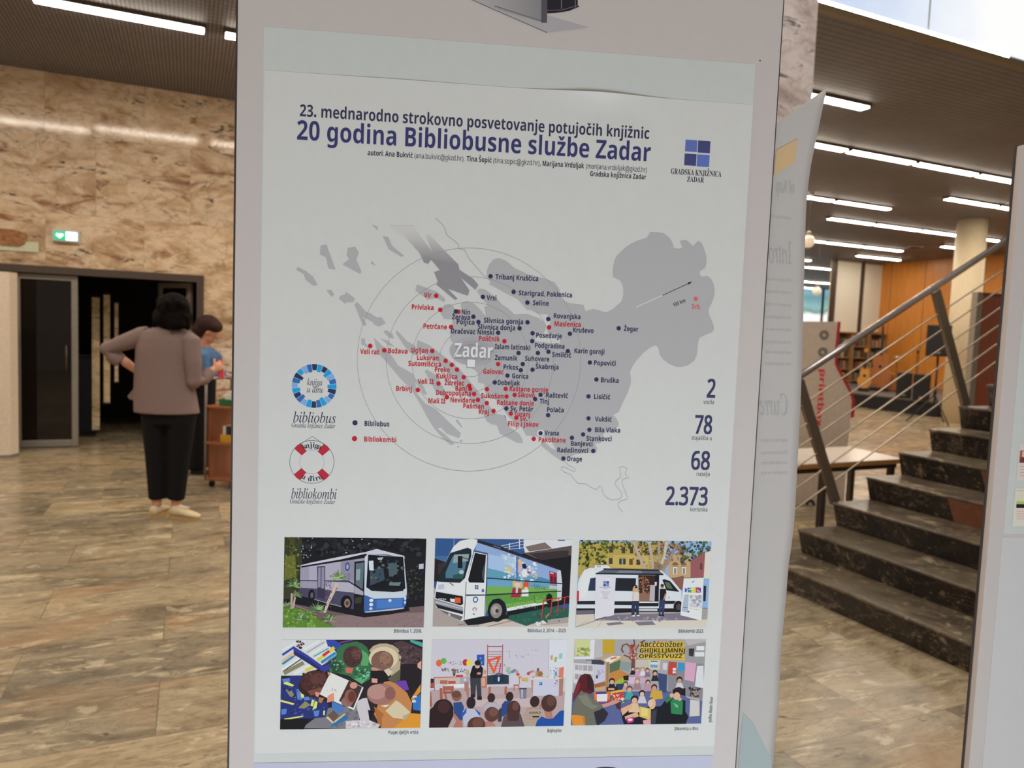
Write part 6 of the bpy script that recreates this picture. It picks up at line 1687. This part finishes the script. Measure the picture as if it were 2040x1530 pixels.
picture(1120, 1260, 6.375, (1144.8, 1273.5), (1396, 1440.5), 'Slikovnica u điru', (1343, 1453.5, 1389.6, 1453.5), 'printed photo of a classroom with an alphabet on the wall', '''
BG a4a0a4
5a6290 80,760 2000,720 2000,1200 80,1200
b8b0b0 1540,60 1820,60 1820,150 1600,170
88848a 1340,500 1400,470 1820,330 1820,880 1340,740
9a9698 1560,170 1820,110 1820,400 1560,360
c8c890 160,70 355,70 350,300 160,290
S 909a50,a8ac68,7c8840 190 190 340 290 30 24
d8d8dc 355,70 412,70 402,330 150,335 150,300 352,300
b8b4b4 412,70 510,70 510,300 405,320
c09c30 510,70 667,70 660,270 512,270
d0ced0 140,380 400,400 400,650 140,640
R a8a0a8 160,405,205,470
R b0a8ac 212,408,255,475
R a49ca4 265,410,315,480
R a8a0a4 325,412,385,485
R a0989c 160,520,205,590
R a8a0a4 212,525,255,595
R a49ca4 265,530,315,600
R aca4a8 325,530,385,600
c4c0d0 405,400 548,390 542,605 405,655
E 3c3a48 440 555 14 26
S b0a0b8 420 440 530 560 10 20
40404a 300,345 535,340 532,405 330,395
R a8a8b0 310,350,370,395
c0a070 460,330 620,285 770,298 885,350 800,330 600,395
e0dcdc 530,345 630,293 745,300 595,392
d87840 600,320 680,300 700,320 620,340
5a6a50 600,395 740,340 725,465 600,510
8a9490 735,360 880,380 850,490 740,470
c08040 600,510 720,465 855,530 830,610 680,630 590,610
9ab040 670,620 760,570 812,590 812,640 700,660
a87844 560,375 598,365 578,750 550,735
b08850 545,640 560,560 560,740 545,720
a06038 400,650 545,620 545,670 410,700
R c8a070 430,690,540,720
L 7a4438 46 895,440 900,300 885,230 880,150
L 7a4438 20 880,210 820,140 765,160 752,215 775,250
L 7a4438 18 905,180 915,120 905,85
L 7a4438 18 930,220 965,160 1000,120 1050,95
L 7a4438 16 780,280 850,310 870,340
S c06050,8a5040 840 150 950 330 40 18
S e8dcd8 870 270 930 330 8 12
b89888 1180,80 1330,90 1300,130 1190,130
d0b040 975,130 1545,105 1545,182 978,187
c8a838 978,195 1562,186 1562,262 982,255
d0b040 962,268 1552,268 1552,352 962,322
S a09ca0 960 120 1560 350 26 11
T 241c14 ABCČĆDDŽĐEF 985 180 1530 56
T 241c14 GHIJKLLJMNNJ 980 250 1555 54
T 241c14 OPRSŠTVUZŽ 972 318 1520 46
c0b8ac 930,335 1085,335 1085,440 930,440
d0c0a0 1085,335 1245,345 1232,470 1090,455
R c8d0c8 1115,350,1210,440
6a98c0 1115,400 1212,405 1206,442 1115,437
4a4870 1120,352 1208,356 1208,368 1120,366
c8c8d0 1275,375 1332,380 1325,470 1270,465
b84838 1350,365 1452,375 1440,542 1335,525
R e0d8d8 1400,445,1440,475
R e0d8d8 1398,485,1438,512
3a90c0 1470,378 1550,385 1545,470 1515,490 1460,470
d0a0b8 1562,368 1700,380 1670,622 1545,592
d4d4d8 1708,420 1790,415 1790,700 1680,680
R e0e0e4 1700,165,1800,220
R d8d8dc 1680,240,1800,300
3a3038 1605,200 1675,200 1660,300 1605,290
3a4a70 1210,510 1330,530 1320,760 1230,740
2c3a5c 680,650 790,640 790,740 680,740
K 4a3430,d8a890,242024 895 455 22
K 8a6448,e0b098,d090b0 950 468 23
K a88460,e0b8a0,d8d0d8 1018 462 24
K 5a4038,d8a890,8a6a78 1080 475 24
K 1c1a1e,d0a088,34282c 1175 510 30
d0b0c8 840,560 930,560 910,650 830,640
c8a0b8 985,560 1060,570 1050,640 985,640
241c20 770,545 840,540 840,600 780,600
K 4a3a34,d8a890,b0a0a8 800 650 28
K a88468,d8b098,a07888 950 610 32
K 4a3834,d0a090,c08898 1085 630 30
K 241c1e,d0a088,221c20 628 615 34
2a2428 560,690 700,680 700,740 560,740
R d0a088 580,700,660,725
K 6a4a40,d0a088,40a0a0 850 715 38
K 3a2a2a,c89880,c8a040 1165 695 36
c8a040 1140,740 1260,730 1275,830 1150,850
K 241c1e,d8b0a0,c8c0c8 1010 770 36
4a3038 660,880 740,860 740,980 690,960
1c1c24 740,1010 1100,940 1250,930 1330,820 1560,860 1560,1000 1600,1060 1560,1160 780,1160
K 2a2022,d8a888,d8b890 915 850 46
d8a888 740,960 870,900 890,940 760,1050
d8b060 980,930 1120,960 1130,1080 1090,1100 975,1060
e0c878 1000,950 1090,960 1080,1060 1000,1050
E d8b088 1140 900 44 70
E e0b8a0 1115 890 32 44
d8a888 790,1060 950,1000 970,1060 800,1100
c83c88 800,1085 910,1060 900,1130 830,1145
E e0e0e4 860 1100 30 16
d8a0a0 1020,1110 1130,1090 1120,1160 1030,1160
3c3c48 1120,1000 1200,960 1180,1150 1120,1150
K 1c1a1e,c89880,c8c4d0 1485 600 36
1c1a20 1400,720 1560,700 1560,800 1400,760
E 2a1c1c 1470 740 66 56
2f8050 1370,870 1410,830 1500,830 1530,880 1520,1040 1380,1020
2f8050 1300,850 1380,780 1400,830 1320,890
E d8a890 1450 800 44 50
E d8a890 1385 790 26 30
E d8a890 1490 840 22 22
S a8d0b0 1420 900 1480 940 8 12
1c1a20 1330,1020 1560,1040 1570,1160 1280,1160
b0a8a4 1570,800 1740,830 1740,862 1580,822
c8c4c0 1620,842 1740,862 1740,1050 1610,1060
S 504048,806060,a89890,302a30 1610 700 1745 810 50 20
c83c34 610,765 780,745 790,835 650,850
e0b040 608,742 770,715 778,742 612,768
S e0c040,c03030,3060a0,e8e0e0,208050 620 760 790 880 40 16
S c83c34,d8d0d0 690 800 760 860 20 20
5a1c24 130,880 150,740 200,600 230,545 280,518 350,525 390,600 405,740 330,790 240,730 180,800
7a2830 150,760 200,620 230,640 200,760 140,860
3a1c20 300,535 360,540 395,620 405,735 320,720
e07030 395,748 600,740 602,870 410,882
3a3a80 420,752 560,748 560,770 430,775
c83c34 400,850 600,842 600,872 410,882
d8d8e0 435,777 572,772 567,866 437,868
6a6a5c 120,1000 160,850 230,740 330,765 420,860 500,905 485,975 400,1000 420,1180 300,1180 140,1050
7c7c6c 200,800 300,780 380,900 460,930 380,970 260,900
c89080 495,905 590,880 640,850 745,860 690,892 520,948
2c2a30 400,1000 520,955 582,1020 540,1110 440,1180
d88a30 110,1035 270,1050 292,1160 130,1180
c07828 250,1050 285,1060 290,1150 270,1150
''', 6)
p = Print(w0=.0016)
a, b = uv(1413.5, 1438), uv(1418, 1387); text(p, 'grafika: Mladen Masar', uv(1416.5, 1438).x, uv(1416.5, 1438).x+(b-a).length, uv(1416.5, 1438).y, .0042, ink('4a4a50', 205), 'n', math.pi/2); p.build('credit_line', POSTER)

# ------------------------------------------------------------------ curled white sheet hanging behind the right edge of the panel
TH = math.radians(12); sd = PU*math.cos(TH)-PNm*math.sin(TH); s0 = puv(PR-.030, 0, -.0175); sn = sd.cross(PV)
if sn.dot(FW) > 0: sn = -sn
def onS(x, y): d = ray(x, y); return EYE+d*((s0-EYE).dot(sn)/d.dot(sn))
EDGE = [(175, 1648), (210, 1640), (250, 1632), (290, 1623.5), (330, 1615.5), (385, 1608), (430, 1605.5), (480, 1604), (540, 1602.5), (600, 1601), (700, 1598.5), (800, 1595), (850, 1592.5), (940, 1588), (1000, 1585), (1050, 1581.5), (1090, 1576.5), (1120, 1572), (1150, 1569), (1180, 1567), (1240, 1561.5), (1300, 1555.5), (1350, 1553.5), (1400, 1552), (1450, 1547), (1530, 1540), (1580, 1538)]
vs = []; NC = 8
qa, qb = onS(1545, 246), onS(1648, 175); L0 = qa.z-(qb.z-qa.z)*((qa-s0).dot(sd))/((qb-qa).dot(sd))
for i, (y, x) in enumerate(EDGE):
    q = onS(x, y); s1 = (q-s0).dot(sd)
    lz = L0+(onS(1535, y+20).z-L0)*min(1, i/9.0) if i < 9 else onS(1535, y+20*max(0, 1-(i-9)/6)).z
    for j in range(NC+1):
        k = j/NC; z = lz+(q.z-lz)*k; vs.append(s0+sd*(s1*k)+Vector((0, 0, z-s0.z)))
m_ = len(vs); vs += [v-sn*.0005 for v in vs]; ne = len(EDGE); I_ = lambda r, c: r*(NC+1)+c; fs = []
for i in range(ne-1):
    for j in range(NC): fs += [(I_(i, j), I_(i+1, j), I_(i+1, j+1), I_(i, j+1)), tuple(m_+x for x in (I_(i, j), I_(i, j+1), I_(i+1, j+1), I_(i+1, j)))]
for i in range(ne-1): fs += [(I_(i, NC), I_(i+1, NC), m_+I_(i+1, NC), m_+I_(i, NC)), (I_(i, 0), m_+I_(i, 0), m_+I_(i+1, 0), I_(i+1, 0))]
for j in range(NC): fs += [(I_(0, j), I_(0, j+1), m_+I_(0, j+1), m_+I_(0, j)), (I_(ne-1, j), m_+I_(ne-1, j), m_+I_(ne-1, j+1), I_(ne-1, j+1))]
lo = min(v.z for v in vs)
t = thing('curled_sheet', 'white paper sheet with a curled top corner and mirrored show-through text beside the poster', 'paper', (s0.x, s0.y, lo), -PANG)
obj('sheet', MB().add(vs, fs), 'thin_paper', t, smooth=True)
def sfr(u, v, w): return s0+sd*u+Vector((0, 0, v-s0.z))+sn*w
def sS(x, y): q = onS(x, y); return Vector(((q-s0).dot(sd), q.z))
p = Print(sfr, .0009); p.poly([sS(*q) for q in ((1545.7, 299), (1588, 277), (1583.6, 323), (1540.5, 350))], ink('c2a57e', 190)); p.build('tape_strip', t, 'piece of beige adhesive tape')
p = Print(sfr, .0006, 0); p.poly([sS(*q) for q in ((1480, 1420), (1500, 1440), (1536, 1512), (1534, 1580), (1465, 1580))], ink('a2acac', 204)); p.build('show_through_tint', t, 'grey-green tint showing through')
GH = ink('b0afaf', 204)
def ghost(body, x0, x1, y, h, st='s', c=GH):
    """print on the other side showing through: mirrored"""
    V, Fc = layout(body, st); a0 = min(q[0] for q in V); a1 = max(q[0] for q in V); A, B = sS(x1, y), sS(x0, y); top = sS((x0+x1)/2, y-h)
    p.tri([Vector((A.x+(q[0]-a0)/(a1-a0)*(B.x-A.x), (A.y+B.y)/2+q[1]/STY[st][3]*(top.y-(A.y+B.y)/2))) for q in V], Fc, c)
def line(*a, lb='faint mirrored lettering showing through'):
    global p
    p = Print(sfr, .0006, 0); ghost(*a); p.build('show_through_line', t, lb)
line('of Kop', 1545, 1582, 385, 26, 'b', ink('afaeae', 204))
line('Intro', 1530, 1577, 525, 42, 'i', ink('acabab', 204))
line('Curre', 1512, 1568, 827, 40, 'i', ink('abaaab', 204))
for k, y in enumerate((435, 560, 585, 610, 635, 660, 685, 705, 728, 880, 905, 925, 945)):
    line(('project library of books', 'This document was', 'Central libraries', 'program in the', 'an integration', 'libraries work', 'mobile library', 'services as well', 'and cooperation')[k % 9], 1525+(y > 800)*-9, 1575-(y > 800)*7, y, 6, 'n', ink('b6b5b5', 204))

# ------------------------------------------------------------------ second panel at the right edge
e0 = atD(2000, 720, 1.25); RZ = atD(2037, 297, 1.25).z
def rfr(u, v, w): return Vector((e0.x, e0.y, 0))+PU*u+PV*v+PNm*w
def rS(x, y): d = ray(x, y); b_ = Vector((e0.x, e0.y, 0)); q = EYE+d*((b_-EYE).dot(PNm)/d.dot(PNm)); return Vector(((q-b_).dot(PU), q.z))
def rslab(name, u0, u1, v0, v1, w0, w1, mt, parent): return obj(name, MB().prism([rfr(u, v, w0) for u, v in ((u0, v0), (u1, v0), (u1, v1), (u0, v1))], PNm*(w1-w0)), mt, parent)
t = thing('display_panel', 'white foam display panel standing at the right edge before the stairs', 'display panel', rfr(.2, 0, 0), -PANG)
rslab('board', 0, .66, .02, RZ, -.012, 0, 'foam_board', t); rslab('dark_rim_board', -.0022, .6625, .02, RZ+.002, -.016, -.0122, 'dark_edge', t)
for u in (.1, .55): rslab('foot', u-.03, u+.03, 0, .02, -.2, .12, 'alu', t)
a, b = rS(2017, 800), rS(2003, 1063); u0 = (a.x+b.x)/2
t = thing('info_poster', 'bluish sheet with small pictures on the right display panel', 'poster', rfr(u0, b.y, 0), -PANG)
rslab('sheet', u0, u0+.5, b.y, RZ-.12, .0002, .0006, 'backing_paper', t)
p = Print(rfr, .0010)
def rbox(x0, y0, x1, y1, c):
    A, B = rS(x0, y0), rS(x1, y1); p.poly([(A.x, A.y), (A.x+.2, A.y), (A.x+.2, B.y), (A.x, B.y)], ink(c, 195))
def rline(x, y, h, c): A, B = rS(x, y), rS(x, y+h); p.poly([(A.x, A.y), (A.x+.12, A.y), (A.x+.12, B.y), (A.x, B.y)], ink(c, 195))
rbox(2030, 883, 2040, 958, 'c8c2ba')
rbox(2031.5, 897, 2040, 922, '9a5a48'); rbox(2036, 899, 2040, 910, 'e0b0a0'); rbox(2032, 911, 2040, 922, '6a3c40')
for y in (928, 934, 940, 946): rline(2031, y, 2, 'c89a98')
rbox(2022, 972, 2040, 1048, 'ccc8bc'); rbox(2025, 985, 2040, 998, 'c8c8ae'); rbox(2024, 998, 2040, 1006, 'a8b45c'); rbox(2024, 1004, 2040, 1012, '24242c')
for y in (976, 1017, 1022, 1027, 1032): rline(2024, y, 2, 'd0a09e')
p.build('printed_pictures', t)
a, b = rS(2000, 1070), rS(1953, 1530); u0 = (a.x+b.x)/2
t = thing('lower_sheet', 'plain pale sheet low on the right display panel', 'paper', rfr(u0, .75, 0), -PANG)
rslab('sheet', u0, u0+.5, .75, a.y, .0002, .0006, mat('pale_sheet', (224, 221, 222), .5, spec=.25, vary=.01), t)

# kiosk lettering, reading downwards
kz = kp(1640, 750); KU = R0.copy()
def kfr(u, v, w): return kz+KU*u+PV*v+fac*(.004+w)
p = Print(kfr, 0, 1e-4)
def kuv(x, y): q = kp(x, y)-kz; return Vector((q.dot(KU), q.z))
a, b = kuv(1633.5, 736), kuv(1625, 850); L = (b-a).length; text(p, 'printbox', a.x, a.x+L, a.y, .058, ink('c0202c', 160), 'b', math.atan2((b-a).y, (b-a).x)); p.build('lettering', KIOSK, 'red lettering reading downwards')
